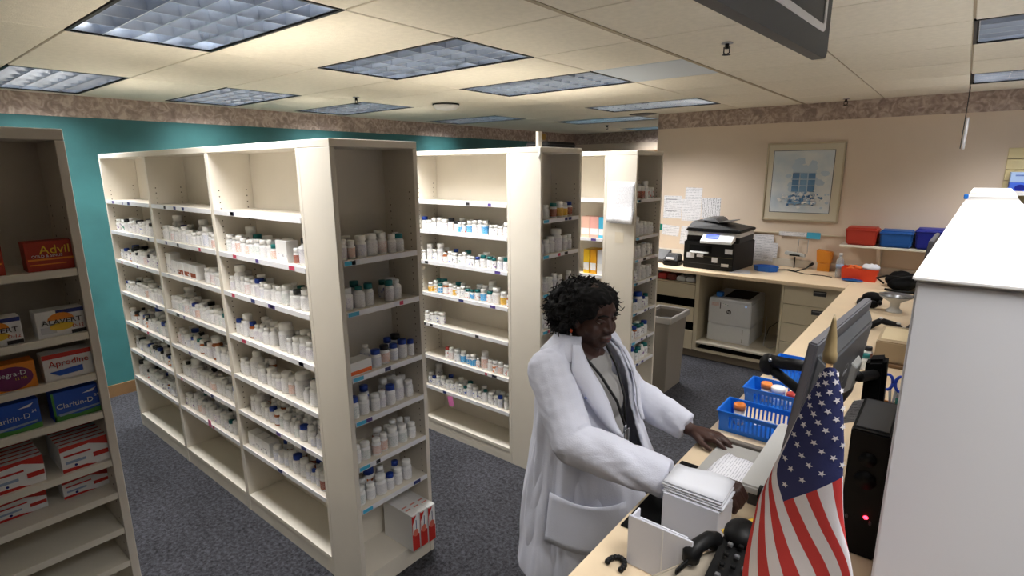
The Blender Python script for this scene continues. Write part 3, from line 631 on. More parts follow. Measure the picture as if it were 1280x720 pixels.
# fittings on top of the middle unit
t = thing('sign_bracket', 'small cream bracket standing on top of the middle unit corner', 'bracket', (-1.99, 2.70, 2.13))
MB().box(-2.005, -1.985, 2.70, 2.735, 2.132, 2.22, M['lam']).build('post', t); MB().hexa([(-1.955, 2.662, 2.06), (-1.94, 2.662, 2.09), (-1.94, 2.6635, 2.125), (-1.955, 2.6635, 2.125), (-1.955, 2.655, 2.06), (-1.94, 2.655, 2.09), (-1.94, 2.655, 2.125), (-1.955, 2.655, 2.125)], M['white']).build('flag_plate', t)
t = thing('flat_case', 'flat black case lying on top of the middle unit', 'case', (-2.03, 2.98, 2.13)); box('case_body', -2.14, -1.97, 2.78, 3.08, 2.1305, 2.165, M['black'], t, .006, 2); box('case_lid_seam', -2.142, -1.968, 2.778, 3.082, 2.148, 2.150, M['darkgrey'], t)
t = thing('wall_lamp', 'small yellowish lamp high on the wallpaper border', 'lamp', (XT, 7.6, 2.5)); p = at(677, 171, 'x', XT + .03)
box('lamp_housing', XT, XT + .05, p.y - .10, p.y + .10, p.z - .05, p.z + .05, ink('ochre', 200, 160, 80), t, .01, 2); box('mount', XT, XT + .012, p.y - .12, p.y + .12, p.z - .06, p.z + .06, M['beigecab'], t)

# ------------------------------------------------------------------ partition, worktops and cabinets
ZT = .95
t = thing('partition', 'tall white partition with bright flat top at the right edge', 'partition', (.1, 3.5, 0))
pa, pb = Vector((-.043, 1.252, 0)), Vector((.076, 5.909, 0)); pd = (pb - pa).normalized(); pn = Vector((pd.y, -pd.x, 0)) * .235
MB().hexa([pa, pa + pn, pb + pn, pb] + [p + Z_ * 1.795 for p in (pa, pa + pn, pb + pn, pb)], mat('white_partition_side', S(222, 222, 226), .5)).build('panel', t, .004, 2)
e = pd * .006; f_ = pn.normalized() * .006
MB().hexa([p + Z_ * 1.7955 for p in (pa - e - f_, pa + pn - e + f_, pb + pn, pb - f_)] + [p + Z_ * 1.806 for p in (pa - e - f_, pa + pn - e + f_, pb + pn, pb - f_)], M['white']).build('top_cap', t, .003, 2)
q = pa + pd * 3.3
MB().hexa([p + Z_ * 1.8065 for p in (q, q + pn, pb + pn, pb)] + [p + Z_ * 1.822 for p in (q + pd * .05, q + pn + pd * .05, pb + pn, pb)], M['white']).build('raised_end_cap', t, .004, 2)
tag(box('blue_clip', .018, .04, 4.25, 4.29, 1.807, 1.835, M['c_blue'], None, .004), 'tiny blue clip on the far left edge of the white partition', 'clip')

t = thing('worktop', 'pale maple laminate worktop running from the woman to the far wall', 'worktop', (-.5, 4, 0))
MB().hexa([(-.68, .35, ZT - .035), (-.053, .35, ZT - .035), (-.053, YW, ZT - .035), (-.68, YW, ZT - .035), (-.68, .35, ZT), (-.053, .35, ZT), (-.053, YW, ZT), (-.68, YW, ZT)], M['counter']).build('long_top', t, .004, 2)
box('wall_top', -2.905, -.6805, 5.5, YW, ZT - .035, ZT, M['counter'], t, .004, 2)
box('backsplash', -2.9, .0, YW - .018, YW - .0005, ZT + .0005, 1.03, mat('pale_backsplash', S(214, 208, 198), .5), t, .002)
t = thing('base_cabinet', 'cream base cabinet under the long worktop, hidden behind the edge', 'cabinet', (-.35, 3, 0))
box('carcass', -.60, -.06, .4, 5.49, .09, ZT - .036, M['beigecab'], t); box('plinth', -.55, -.06, .42, 5.49, 0, .0895, M['gap'], t)
for i in range(8):
    y = .42 + i * .63; d_ = box('door', -.618, -.6005, y, y + .615, .10, ZT - .05, M['beigecab'], t, .002); MB().tube([(-.62, y + .55, .6), (-.64, y + .55, .61), (-.64, y + .55, .69), (-.62, y + .55, .7)], .004, M['silver'], 6).build('handle', d_)
# drawer stack left of the copier niche
FY = 5.56
t = thing('bin_cabinet', 'cream cabinet with three slotted drawer fronts beside the grey bin', 'cabinet', (-2.45, 5.9, 0))
b = MB(); b.box(-2.9, -2.88, FY, YW - .02, .09, ZT - .036, M['beigecab']); b.box(-2.035, -1.995, FY, YW - .02, .09, ZT - .036, M['beigecab']); b.box(-2.88, -2.035, 6.3, YW - .02, .09, ZT - .036, M['gap']); b.box(-2.88, -2.035, FY + .02, 6.3, .085, .1, M['gap']); b.build('carcass', t)
for z0, z1 in ((.64, .79), (.386, .547), (.085, .291)): box('drawer_front', -2.875, -2.038, FY - .003, FY + .016, z0, z1, M['beigecab'], t, .002); box('drawer_tray', -2.87, -2.042, FY + .017, 6.25, z0 + .01, z0 + .02, M['gap'], t)
box('plinth', -2.9, -1.995, 5.59, 5.61, 0, .084, mat('grey_plinth', S(128, 116, 100), .6), t)
b = MB(); rr = random.Random(3)
for i in range(7): x = -2.8 + i * .105; tag(box('folded_pack', x, x + .095, 5.62, 5.85, .801, .85 + .03 * rr.random(), [M['c_red'], ink('maroon', 120, 40, 30), M['paper']][i % 3 if i < 5 else 2], None, .01, 2), f'dark red or white pack in the open slot under the worktop, {["first", "second", "third", "fourth", "fifth", "sixth", "seventh"][i]} from left', 'pack', 'packs in the open slot')
box('slot_shelf', -2.88, -2.035, FY + .02, 6.29, .792, .80, M['beigecab'], t)
# printer niche
t = thing('printer_niche', 'open cream niche under the worktop holding the white printer', 'cabinet', (-1.6, 5.9, 0))
box('shelf_board', -1.9945, -1.2055, FY - .012, YW - .02, .168, .19, mat('pale_niche_shelf', S(222, 214, 196), .5), t, .002); box('slot_board', -1.994, -1.206, FY + .03, 6.3, .09, .112, M['gap'], t); box('back_board', -1.994, -1.206, 6.30, YW - .02, .19, ZT - .036, M['beigecab'], t); box('front_rail', -1.9945, -1.2055, FY - .005, FY + .012, .085, .114, M['beigecab'], t); box('plinth', -1.9945, -1.2055, 5.59, 5.61, 0, .0845, MATS['grey_plinth'], t)
t = thing('drawer_cabinet', 'cream four-drawer cabinet with dark cup handles right of the printer', 'cabinet', (-.9, 5.9, 0))
box('carcass', -1.205, -.625, FY + .02, YW - .02, .09, ZT - .036, M['beigecab'], t); box('plinth', -1.205, -.625, 5.59, 5.61, 0, .0895, MATS['grey_plinth'], t); box('side_panel', -1.2049, -1.185, FY, FY + .0195, .09, ZT - .037, M['beigecab'], t)
for i, (z0, z1) in enumerate(((.73, .905), (.543, .724), (.355, .537), (.11, .349))):
    d_ = box('drawer', -1.183, -.627, FY, FY + .019, z0, z1, M['beigecab'], t, .002); zc = z1 - .045
    if i < 3:
        h = MB(); h.box(-.935, -.828, FY - .006, FY - .0005, zc - .026, zc + .022, M['darkgrey']); h.build('handle_plate', d_, .003); MB().box(-.925, -.838, FY - .016, FY - .0062, zc + .004, zc + .014, M['silver']).build('cup_pull', d_, .003)
# wall ledge and right-hand shelf
tag(box('wall_ledge', -2.0, -.84, YW - .02, YW - .0005, 1.30, 1.312, M['beigecab'], None, .002), 'thin beige ledge strip on the cream wall below the framed picture', 'ledge')
t = thing('wall_shelf', 'white wall shelf holding red and blue bins', 'shelf', (-.4, 6.25, 1.24)); box('board', -.85, .06, 6.10, YW - .0005, 1.238, 1.258, M['lamedge'], t, .002)
for x in (-.55, -.02): MB().hexa([(x, 6.16, 1.225), (x + .03, 6.16, 1.225), (x + .03, YW - .02, 1.02), (x, YW - .02, 1.02), (x, 6.16, 1.2375), (x + .03, 6.16, 1.2375), (x + .03, YW - .001, 1.2375), (x, YW - .001, 1.2375)], M['lam']).build('bracket', t); box('wall_rail', x - .005, x + .035, YW - .012, YW - .0005, 1.04, 1.2375, M['lam'], t)
for i, (x0, x1, zt_, mt, nm) in enumerate(((-.815, -.552, .168, mat('brick_red_bin', S(178, 52, 34), .5), 'brick red'), (-.538, -.278, .155, mat('mid_blue_bin', S(16, 84, 160), .5), 'mid blue'), (-.268, .0, .185, mat('royal_blue_bin', S(14, 30, 140), .5), 'royal blue'))):
    t = thing('storage_bin', f'{nm} storage bin on the white wall shelf', 'bin', ((x0 + x1) / 2, 6.2, 1.258), 'bins on the wall shelf')
    MB().hexa([(x0 + .012, 6.125, 1.2585), (x1 - .012, 6.125, 1.2585), (x1 - .012, 6.35, 1.2585), (x0 + .012, 6.35, 1.2585), (x0, 6.115, 1.2585 + zt_), (x1, 6.115, 1.2585 + zt_), (x1, 6.355, 1.2585 + zt_), (x0, 6.355, 1.2585 + zt_)], mt).build('bin_body', t, .014, 3)
    MB().box(x0 - .003, x1 + .003, 6.110, 6.358, 1.2585 + zt_ - .028, 1.2585 + zt_ - .02, mt).build('rim', t, .003); box('lid_seam', x0 + .02, x1 - .02, 6.112, 6.1145, 1.2585 + .035, 1.2585 + .04, mt, t)

# ------------------------------------------------------------------ framed picture
t = thing('framed_picture', 'framed blue watercolour of a window with flowers on the cream wall', 'picture', (-1.29, YW, 1.44))
x0, x1, z0, z1 = -1.652, -.925, 1.438, 2.242
fr = MB(); fw = .018; fm = mat('champagne_frame', S(196, 182, 156), .35, metal=.4)
for a_ in ((x0, x1, z0, z0 + fw), (x0, x1, z1 - fw, z1), (x0, x0 + fw, z0 + fw, z1 - fw), (x1 - fw, x1, z0 + fw, z1 - fw)): fr.box(a_[0], a_[1], YW - .028, YW - .002, a_[2], a_[3], fm)
fr.build('frame', t, .003); YP = YW - .012
quad('mat_board', (x0 + fw, YP, z0 + fw), X_, Z_, x1 - x0 - 2 * fw, z1 - z0 - 2 * fw, mat('cream_mat_board', S(214, 206, 186), .7), t, .002)
ix0, ix1, iz0, iz1 = -1.578, -1.018, 1.532, 2.160
quad('inner_line', (ix0 - .006, YP - .003, iz0 - .006), X_, Z_, ix1 - ix0 + .012, iz1 - iz0 + .012, ink('slate', 70, 84, 96), t, .001)
wash = mat('watercolour_wash', S(226, 230, 232), .7, col2=S(200, 213, 224), vscale=5); quad('painted_sheet', (ix0, YP - .005, iz0), X_, Z_, ix1 - ix0, iz1 - iz0, wash, t, .001)
ps = bpy.data.objects['painted_sheet']; pc = Vector(((ix0 + ix1) / 2 + .02, YP - .0065, (iz0 + iz1) / 2))
rr = random.Random(5); bl = [mat('wash_blue_%d' % i, S(*c_), .7) for i, c_ in enumerate(((96, 138, 180), (128, 166, 202), (190, 208, 224), (70, 108, 152)))]
def blot(b, x, z, r, mt, k=0): b.add([(x + r * (1 + .25 * rr.uniform(-1, 1)) * math.cos(a_), pc.y - .0001 * k, z + .8 * r * (1 + .25 * rr.uniform(-1, 1)) * math.sin(a_)) for a_ in [2 * math.pi * i / 9 for i in range(9)]], [tuple(range(9))], mt)
b = MB()
for i in range(26): blot(b, pc.x + rr.gauss(0, .085), pc.z + .04 + rr.gauss(0, .10), rr.uniform(.03, .055), bl[2], i)
stuff(b.build('wash_strokes', ps))
for i in range(3):
    for j in range(4): quad('window_pane', (pc.x - .105 + i * .075, pc.y - .004, pc.z - .10 + j * .066), X_, Z_, .064, .056, bl[(i + j * 2) % 2] if j < 3 else bl[2], ps, .0003)
b = MB()
for i in range(150): blot(b, pc.x + rr.gauss(0, .095), pc.z - .15 + rr.gauss(0, .03) - abs(rr.gauss(0, .02)), rr.uniform(.008, .018), bl[rr.choice((0, 0, 1, 2, 3))] if rr.random() < .6 else WH, 50 + i)
stuff(b.build('flower_strokes', ps))
b = MB(); b.box(pc.x - .13, pc.x + .13, pc.y - .012, pc.y - .0115, pc.z - .225, pc.z - .20, bl[1]); b.build('flower_box', ps)

# ------------------------------------------------------------------ papers on the cream wall
pm = print_mat('wall_print', S(232, 232, 236), S(100, 100, 120), 110, .45); yw = YW - .0008
def wallpaper(label, x0, x1, z0, z1, mt=None, tilt=0, k=0, name='wall_paper'):
    r_ = Vector((math.cos(tilt), 0, math.sin(tilt))); u_ = Vector((-math.sin(tilt), 0, math.cos(tilt)))
    return tag(quad(name, (x0, yw - .0012 * k, z0), r_, u_, x1 - x0, z1 - z0, mt or pm, None, .001), label, 'paper', 'papers on the cream wall')
lw = wallpaper('leftmost white sheet with dark box pinned above the copier', -2.79, -2.565, 1.40, 1.67)
for a_ in ((-2.765, 1.49, .006, .14), (-2.765, 1.625, .14, .006), (-2.765, 1.485, .14, .005)): quad('dark_rule', (a_[0], yw - .0014, a_[1]), X_, Z_, a_[2], a_[3], ink('rule', 60, 60, 76), lw, .0004)
wallpaper('small white sheet pinned highest above the copier', -2.53, -2.33, 1.62, 1.772, tilt=-.03, k=1); wallpaper('white sheet pinned below the highest one above the copier', -2.56, -2.33, 1.38, 1.635)
wallpaper('printed list pinned rightmost above the copier', -2.325, -2.108, 1.42, 1.655, print_mat('list_print', S(230, 230, 234), S(60, 60, 80), 120, .8, 'X'))
wallpaper('white note low on the wall with mint edge', -2.80, -2.585, 1.20, 1.325, k=1, tilt=-.08); wallpaper('mint slip beside the low white note', -2.83, -2.795, 1.25, 1.325, M['c_green'], k=2); wallpaper('white sheet leaning low behind the copier', -2.565, -2.39, 1.10, 1.315, tilt=-.06)
wallpaper('cyan sticky slip on the ledge below the framed picture', -1.19, -1.063, 1.265, 1.33, M['c_cyan'], k=18); wallpaper('long white strip of paper left of the cyan slip', -1.46, -1.195, 1.28, 1.325, k=18); wallpaper('white sheet leaning on the wall right of the copier', -1.70, -1.50, .985, 1.275, k=16, tilt=.03); wallpaper('second white sheet beside the blue tray', -1.62, -1.462, 1.04, 1.2, k=20, tilt=-.04)

# ------------------------------------------------------------------ black copier
t = thing('copier', 'large black multifunction copier with white control panel and blue screen', 'copier', (-1.95, 5.95, ZT))
x0, x1, y0, y1 = -2.235, -1.715, 5.68, 6.2; BLK = mat('copier_black', S(16, 16, 18), .5, spec=.3)
MB().hexa([(x0, y0, ZT), (x1, y0, ZT), (x1 + .06, y1, ZT), (x0, y1, ZT), (x0, y0, 1.24), (x1, y0, 1.24), (x1 + .06, y1, 1.24), (x0, y1, 1.24)], BLK).build('body', t, .008, 2)
box('output_recess', x0 + .06, x1 - .22, y0 - .002, y0 + .012, 1.125, 1.20, M['blackmatte'], t); MB().hexa([(x0 + .07, y0 - .02, 1.115), (x1 - .25, y0 - .02, 1.115), (x1 - .25, y0 + .02, 1.13), (x0 + .07, y0 + .02, 1.13), (x0 + .07, y0 - .02, 1.121), (x1 - .25, y0 - .02, 1.121), (x1 - .25, y0 + .02, 1.15), (x0 + .07, y0 + .02, 1.15)], M['greyplastic']).build('output_tray', t)
box('black_neck', x0 + .02, x1 + .045, y0 + .015, y1 - .015, 1.2405, 1.30, BLK, t, .006, 2); box('white_collar', x0 + .03, x1 + .05, y0 + .005, y1 - .01, 1.3005, 1.345, M['offwhite'], t, .006, 2)
pn_ = MB().hexa([(-2.03, y0 - .10, 1.235), (x1 + .0, y0 - .08, 1.235), (x1 + .01, y0 + .009, 1.265), (-2.03, y0 + .009, 1.265), (-2.03, y0 - .10, 1.262), (x1, y0 - .08, 1.262), (x1 + .01, y0 + .009, 1.335), (-2.03, y0 + .009, 1.335)], M['offwhite']).build('control_panel', t, .004)
MB().hexa([(-1.99, y0 - .07, 1.284), (-1.86, y0 - .065, 1.284), (-1.86, y0 - .02, 1.318), (-1.99, y0 - .02, 1.318), (-1.99, y0 - .073, 1.288), (-1.86, y0 - .068, 1.288), (-1.86, y0 - .023, 1.322), (-1.99, y0 - .023, 1.322)], mat('blue_screen', S(40, 70, 220), .3, emit=(.05, .12, .9, 1), estr=.8)).build('screen', pn_)
box('scanner_bed', x0 + .02, x1 + .06, y0 - .02, y1 - .01, 1.346, 1.372, BLK, t, .006, 2)
MB().hexa([(x0 + .02, y0 - .02, 1.3725), (x1 + .06, y0 - .02, 1.3725), (x1 + .06, y1 - .02, 1.3725), (x0 + .02, y1 - .02, 1.3725), (x0 + .07, y0 + .05, 1.45), (x1 - .2, y0 + .06, 1.42), (x1 - .2, y1 - .06, 1.42), (x0 + .07, y1 - .06, 1.45)], BLK).build('feeder_lid', t, .01, 2)
MB().hexa([(x0 + .14, y0 + .08, 1.45), (x0 + .33, y0 + .08, 1.43), (x0 + .33, y1 - .1, 1.43), (x0 + .14, y1 - .1, 1.45), (x0 + .16, y0 + .1, 1.478), (x0 + .28, y0 + .1, 1.482), (x0 + .28, y1 - .12, 1.482), (x0 + .16, y1 - .12, 1.478)], M['darkgrey']).build('feeder_hump', t, .01, 2)
MB().hexa([(x0 + .29, y0 + .1, 1.432), (x0 + .45, y0 + .09, 1.452), (x0 + .45, y1 - .15, 1.452), (x0 + .29, y1 - .15, 1.432), (x0 + .29, y0 + .1, 1.438), (x0 + .45, y0 + .09, 1.458), (x0 + .45, y1 - .15, 1.458), (x0 + .29, y1 - .15, 1.438)], M['darkgrey']).build('paper_guide', t)
for (sx, sz, ww, hh) in ((-2.20, 1.06, .085, .055), (-2.09, 1.075, .07, .03), (-1.93, 1.03, .06, .055), (-1.80, 1.13, .075, .05), (-1.83, .995, .075, .03)): quad('sticker', (sx, y0 - .0006, sz), X_, Z_, ww, hh, M['paper'] if sz != .995 else M['offwhite'], t, .001)
box('drawer_seam', x0 + .004, x1 - .004, y0 - .003, y0 - .0005, 1.005, 1.009, M['darkgrey'], t); box('drawer_seam', x0 + .2, x1 - .004, y0 - .003, y0 - .0005, 1.083, 1.088, ink('olive', 90, 84, 50), t)
# small label printer left of the copier
t = thing('label_printer', 'small black label printer at the far left of the worktop', 'printer', (-2.4, 5.75, ZT))
box('base', -2.46, -2.29, 5.66, 5.85, ZT, 1.0, M['black'], t, .01, 2); MB().hexa([(-2.45, 5.66, 1.0005), (-2.30, 5.66, 1.0005), (-2.30, 5.84, 1.0005), (-2.45, 5.84, 1.0005), (-2.44, 5.70, 1.07), (-2.31, 5.70, 1.07), (-2.31, 5.83, 1.07), (-2.44, 5.83, 1.07)], M['darkgrey']).build('lid', t, .01, 2); box('paper_roll', -2.42, -2.33, 5.655, 5.68, 1.02, 1.04, M['paper'], t)
t = thing('desk_phone', 'grey desk phone behind the small label printer', 'phone', (-2.62, 5.9, ZT))
MB().hexa([(-2.75, 5.78, ZT), (-2.50, 5.78, ZT), (-2.50, 6.0, ZT), (-2.75, 6.0, ZT), (-2.75, 5.78, .99), (-2.50, 5.78, .99), (-2.50, 6.0, 1.08), (-2.75, 6.0, 1.08)], M['darkgrey']).build('phone_base', t, .008, 2); MB().tube([(-2.70, 5.80, 1.03), (-2.70, 5.84, 1.065), (-2.70, 5.94, 1.10), (-2.70, 5.98, 1.10)], [.025, .018, .018, .025], M['black'], 10).build('handset', t)
# ------------------------------------------------------------------ white printer in the niche
t = thing('laser_printer', 'white laser printer with two trays in the niche under the worktop', 'printer', (-1.72, 5.95, .19))
x0, x1, y0, y1 = -1.932, -1.498, 5.70, 6.2; PW_ = mat('printer_white', S(224, 226, 230), .4)
box('lower_tray', x0, x1, y0, y1, .1905, .375, PW_, t, .006, 2); box('body', x0, x1, y0, y1, .377, .63, PW_, t, .008, 2)
MB().hexa([(x0, y0, .6305), (x1, y0, .6305), (x1, y1, .6305), (x0, y1, .6305), (x0 + .01, y0 + .01, .655), (x1 - .01, y0 + .01, .655), (x1 - .01, y1, .67), (x0 + .01, y1, .67)], PW_).build('top_cover', t, .004); MB().hexa([(x0 + .13, y0 + .09, .6585), (x1 - .05, y0 + .09, .6585), (x1 - .05, y1 - .04, .668), (x0 + .13, y1 - .04, .668), (x0 + .13, y0 + .09, .6615), (x1 - .05, y0 + .09, .6615), (x1 - .05, y1 - .04, .672), (x0 + .13, y1 - .04, .672)], M['black']).build('output_slot', t)
box('tray_handle', x1 - .075, x1 - .067, y0 - .002, y0 - .0005, .30, .35, M['greyplastic'], t); box('tray_handle', x1 - .075, x1 - .067, y0 - .002, y0 - .0005, .21, .25, M['greyplastic'], t)
slab('logo_disc', [Vector((-1.72 + .024 * math.cos(a_), y0 - .0006, .52 + .024 * math.sin(a_))) for a_ in [2 * math.pi * i / 20 for i in range(20)]], Vector((0, -.001, 0)), M['darkgrey'], t); text('lettering', 'hp', .034, M['offwhite'], t, (-1.72, y0 - .0022, .522), X_, Z_, ext=.0004)
quad('sticker', (x0 + .03, y0 - .0006, .57), X_, Z_, .075, .04, print_mat('red_sticker', S(220, 210, 210), S(190, 60, 60), 300, .7), t, .001); box('label_slot', x0 + .118, x0 + .126, y0 - .002, y0 - .0005, .545, .61, M['black'], t); quad('model_plate', (x0 + .14, y0 - .0006, .585), X_, Z_, .06, .02, LAB['green'], t, .001)
quad('status_light', (x1 - .06, y0 - .0006, .595), X_, Z_, .009, .009, mat('blue_led', S(90, 160, 255), .3, emit=(.2, .5, 1, 1), estr=3), t, .001)
tag(box('blue_box', -1.875, -1.81, 5.74, 5.80, .664, .71, M['c_blue'], None, .006), 'small blue box standing on the white laser printer', 'box')
t = thing('niche_cables', 'tangle of thin cables on the niche floor right of the white printer', 'cable', (-1.35, 5.9, .19)); MB().tube([(-1.47, 6.2, .40), (-1.42, 6.0, .25), (-1.38, 5.8, .197), (-1.30, 5.75, .197), (-1.26, 5.95, .199), (-1.3, 6.25, .3)], .005, M['offwhite'], 6).build('white_cable', t); MB().tube([(-1.23, 6.28, .5), (-1.3, 6.1, .42), (-1.42, 6.15, .3), (-1.4, 5.9, .21)], .004, M['black'], 6).build('black_cable', t)

# ------------------------------------------------------------------ things on the wall worktop
t = thing('blue_desk_tray', 'small translucent blue hexagonal tray on the worktop right of the copier', 'tray', (-1.46, 5.93, ZT)); bm_ = mat('blue_translucent', S(30, 110, 210), .25, alpha=.85)
def hexring(b, c, r0, r1, z0, z1, mt, th=.004):
    P = [[(c[0] + r * math.cos(math.pi / 3 * i), c[1] + r * .7 * math.sin(math.pi / 3 * i), z) for i in range(6)] for r, z in ((r0, z0), (r1, z1), (r1 - th, z1), (r0 - th, z0 + th))]
    b.add(sum(P, []), [(j * 6 + i, j * 6 + (i + 1) % 6, (j + 1) * 6 + (i + 1) % 6, (j + 1) * 6 + i) for j in range(3) for i in range(6)] + [tuple(range(6)), tuple(18 + i for i in range(6))], mt)
b = MB(); hexring(b, (-1.46, 5.95), .11, .125, ZT + .0005, ZT + .055, bm_); b.build('tray_bowl', t); MB().box(-1.53, -1.39, 5.945, 5.955, ZT + .006, ZT + .05, bm_).build('divider', t)
tag(quad('loose_sheet', (-1.72, 5.62, ZT + .0006), Vector((1, .35, 0)), Vector((-.35, 1, 0)), .2, .2, M['paper'], None, .001), 'loose white sheet lying on the worktop before the blue tray', 'paper')
t = thing('card_reader', 'grey handheld card reader on a wire stand below the cyan slip', 'card reader', (-1.27, 6.3, 1.03)); MB().hexa([(-1.37, 6.27, 1.09), (-1.17, 6.27, 1.075), (-1.17, 6.34, 1.075), (-1.37, 6.34, 1.09), (-1.37, 6.28, 1.125), (-1.18, 6.28, 1.105), (-1.18, 6.34, 1.105), (-1.37, 6.34, 1.125)], M['greyplastic']).build('reader_body', t, .006, 2); box('keypad', -1.32, -1.22, 6.262, 6.2695, 1.083, 1.10, M['black'], t)
b = MB(); b.tube([(-1.27, 6.30, 1.07), (-1.27, 6.30, .951)], .006, M['black'], 6); b.tube([(-1.26, 6.35, 1.11), (-1.26, 6.35, 1.25), (-1.17, 6.35, 1.25), (-1.17, 6.35, 1.11)], .004, M['silver'], 6); b.build('wire_stand', t)
t = thing('orange_cup', 'translucent orange holder standing on the worktop by the wall', 'holder', (-.99, 6.3, 1.03)); b = MB(); b.hexa([(-1.06, 6.27, 1.0305), (-.93, 6.27, 1.0305), (-.93, 6.35, 1.0305), (-1.06, 6.35, 1.0305), (-1.07, 6.26, 1.17), (-.92, 6.26, 1.155), (-.92, 6.355, 1.15), (-1.07, 6.355, 1.17)], mat('orange_translucent', S(236, 150, 40), .3, alpha=.9)); b.build('holder_body', t, .008, 2); box('holder_foot', -1.05, -.94, 6.275, 6.345, ZT + .0005, 1.03, MATS['orange_translucent'], t)
t = thing('water_bottle', 'clear plastic water bottle beside the orange basket', 'bottle', (-.815, 6.02, ZT)); cp = mat('clear_bottle', S(215, 225, 235), .1, trans=.6, alpha=.75)
MB().lathe((-.815, 6.02, ZT + .0005), [(.03, 0), (.033, .01), (.033, .06), (.030, .09), (.033, .12), (.033, .16), (.014, .2), (.013, .215)], cp, 16).build('bottle_body', t); MB().lathe((-.815, 6.02, ZT + .2165), [(.015, 0), (.015, .018)], M['offwhite'], 12).build('cap', t); MB().lathe((-.815, 6.02, ZT + .09), [(.0335, 0), (.0335, .04)], SB, 16).build('label_band', t)
t = thing('orange_basket', 'bright orange basket filled with crumpled packets on the far worktop', 'basket', (-.64, 6.0, ZT)); om = mat('vivid_orange_red', S(228, 66, 26), .45)
b = MB(); x0, x1, y0, y1, z1 = -.785, -.495, 5.91, 6.085, ZT + .115
for (p, q_) in (((x0, y0), (x1, y0)), ((x1, y0), (x1, y1)), ((x1, y1), (x0, y1)), ((x0, y1), (x0, y0))):
    c_ = Vector(((x0 + x1) / 2, (y0 + y1) / 2, 0)); P = Vector((*p, ZT + .001)); Q = Vector((*q_, ZT + .001)); k = lambda v, s_: Vector((c_.x + (v.x - c_.x) * s_, c_.y + (v.y - c_.y) * s_, 0))
    b.hexa([k(P, .93) + Z_ * P.z, k(Q, .93) + Z_ * P.z, k(Q, .90) + Z_ * P.z, k(P, .90) + Z_ * P.z, k(P, 1.0) + Z_ * z1, k(Q, 1.0) + Z_ * z1, k(Q, .97) + Z_ * z1, k(P, .97) + Z_ * z1], om)
b.box(x0 + .02, x1 - .02, y0 + .01, y1 - .01, ZT + .0005, ZT + .006, om); b.build('basket_walls', t); 
b = MB()
for i in range(14): b.ell((rr.uniform(x0 + .03, x0 + .15), rr.uniform(y0 + .03, y1 - .03), ZT + .09 + rr.uniform(0, .03)), (.028, .022, .014), M['c_orange'], 8, 5)
stuff(tag(b.build('orange_packets'), 'heap of small orange packets inside the orange basket', 'packets'))
b = MB(); b.ell((-.56, 5.99, ZT + .125), (.075, .06, .035), M['paper'], 18, 12); me = b.mesh('crumpled_bag')
for v in me.vertices: v.co += v.normal * .014 * noise.noise(v.co * 38)
tag(link('crumpled_bag', me), 'crumpled white plastic bag lying in the orange basket', 'bag')
t = thing('blue_pouch', 'flat blue pouch in front of the orange basket', 'pouch', (-.66, 5.86, ZT)); b = MB(); b.ell((-.68, 5.86, ZT + .014), (.09, .035, .0135), mat('deep_blue_vinyl', S(20, 90, 160), .3), 18, 8); b.build('pouch_body', t); MB().tube([(-.76, 5.845, ZT + .022), (-.68, 5.83, ZT + .03), (-.6, 5.845, ZT + .022)], .003, M['navy'] if 'navy' in M else M['c_navy'], 6).build('zip', t)
t = thing('worktop_cable', 'black cable with plug curling over the far worktop', 'cable', (-1.1, 6.1, ZT)); MB().tube([(-1.38, 6.05, ZT + .006), (-1.28, 6.12, ZT + .008), (-1.2, 6.05, ZT + .01), (-1.12, 6.10, ZT + .04), (-1.09, 6.15, ZT + .07)], .006, M['black'], 8).build('cord', t); MB().cyl((-1.095, 6.145, ZT + .066), (-1.075, 6.18, ZT + .085), .014, M['black']).build('plug', t); MB().tube([(-1.3, 6.1, ZT + .006), (-1.1, 5.98, ZT + .006), (-.95, 5.99, ZT + .006), (-.86, 5.95, ZT + .006)], .004, M['black'], 6).build('thin_cord', t)
t = thing('waste_bin', 'tall grey-brown plastic waste bin beside the farthest end shelving', 'bin', (-1.96, 4.6, 0)); bg = mat('grey_bin_plastic', S(136, 128, 118), .5)
def taper(b, x0, x1, y0, y1, z0, z1, k, th, mt):
    cx_, cy_ = (x0 + x1) / 2, (y0 + y1) / 2; sx = lambda x, s_: cx_ + (x - cx_) * s_; sy = lambda y, s_: cy_ + (y - cy_) * s_
    ring = lambda s_, z, d_: [(sx(x0, s_) + d_, sy(y0, s_) + d_, z), (sx(x1, s_) - d_, sy(y0, s_) + d_, z), (sx(x1, s_) - d_, sy(y1, s_) - d_, z), (sx(x0, s_) + d_, sy(y1, s_) - d_, z)]
    P = ring(k, z0, 0) + ring(1, z1, 0) + ring(1, z1, th) + ring(k, z0 + th, th)
    b.add(P, [(0, 3, 2, 1)] + [(j * 4 + i, j * 4 + (i + 1) % 4, (j + 1) * 4 + (i + 1) % 4, (j + 1) * 4 + i) for j in range(3) for i in range(4)] + [(12, 13, 14, 15)], mt)
b = MB(); taper(b, -2.10, -1.835, 4.43, 4.83, .001, .69, .86, .008, bg); b.build('bin_body', t, .004)
b = MB(); rimm = mat('grey_bin_rim', S(168, 164, 160), .5)
for a_ in ((-2.12, -1.815, 4.41, 4.432), (-2.12, -1.815, 4.828, 4.85), (-2.12, -2.098, 4.432, 4.828), (-1.837, -1.815, 4.432, 4.828)): b.box(*a_, .66, .715, rimm)
b.build('rim', t, .005, 2)
stuff(tag(MB().ell((-1.97, 4.63, .60), (.11, .17, .05), M['darkgrey'], 14, 8).build('bin_liner'), 'dark liner and rubbish inside the grey waste bin', 'liner'))
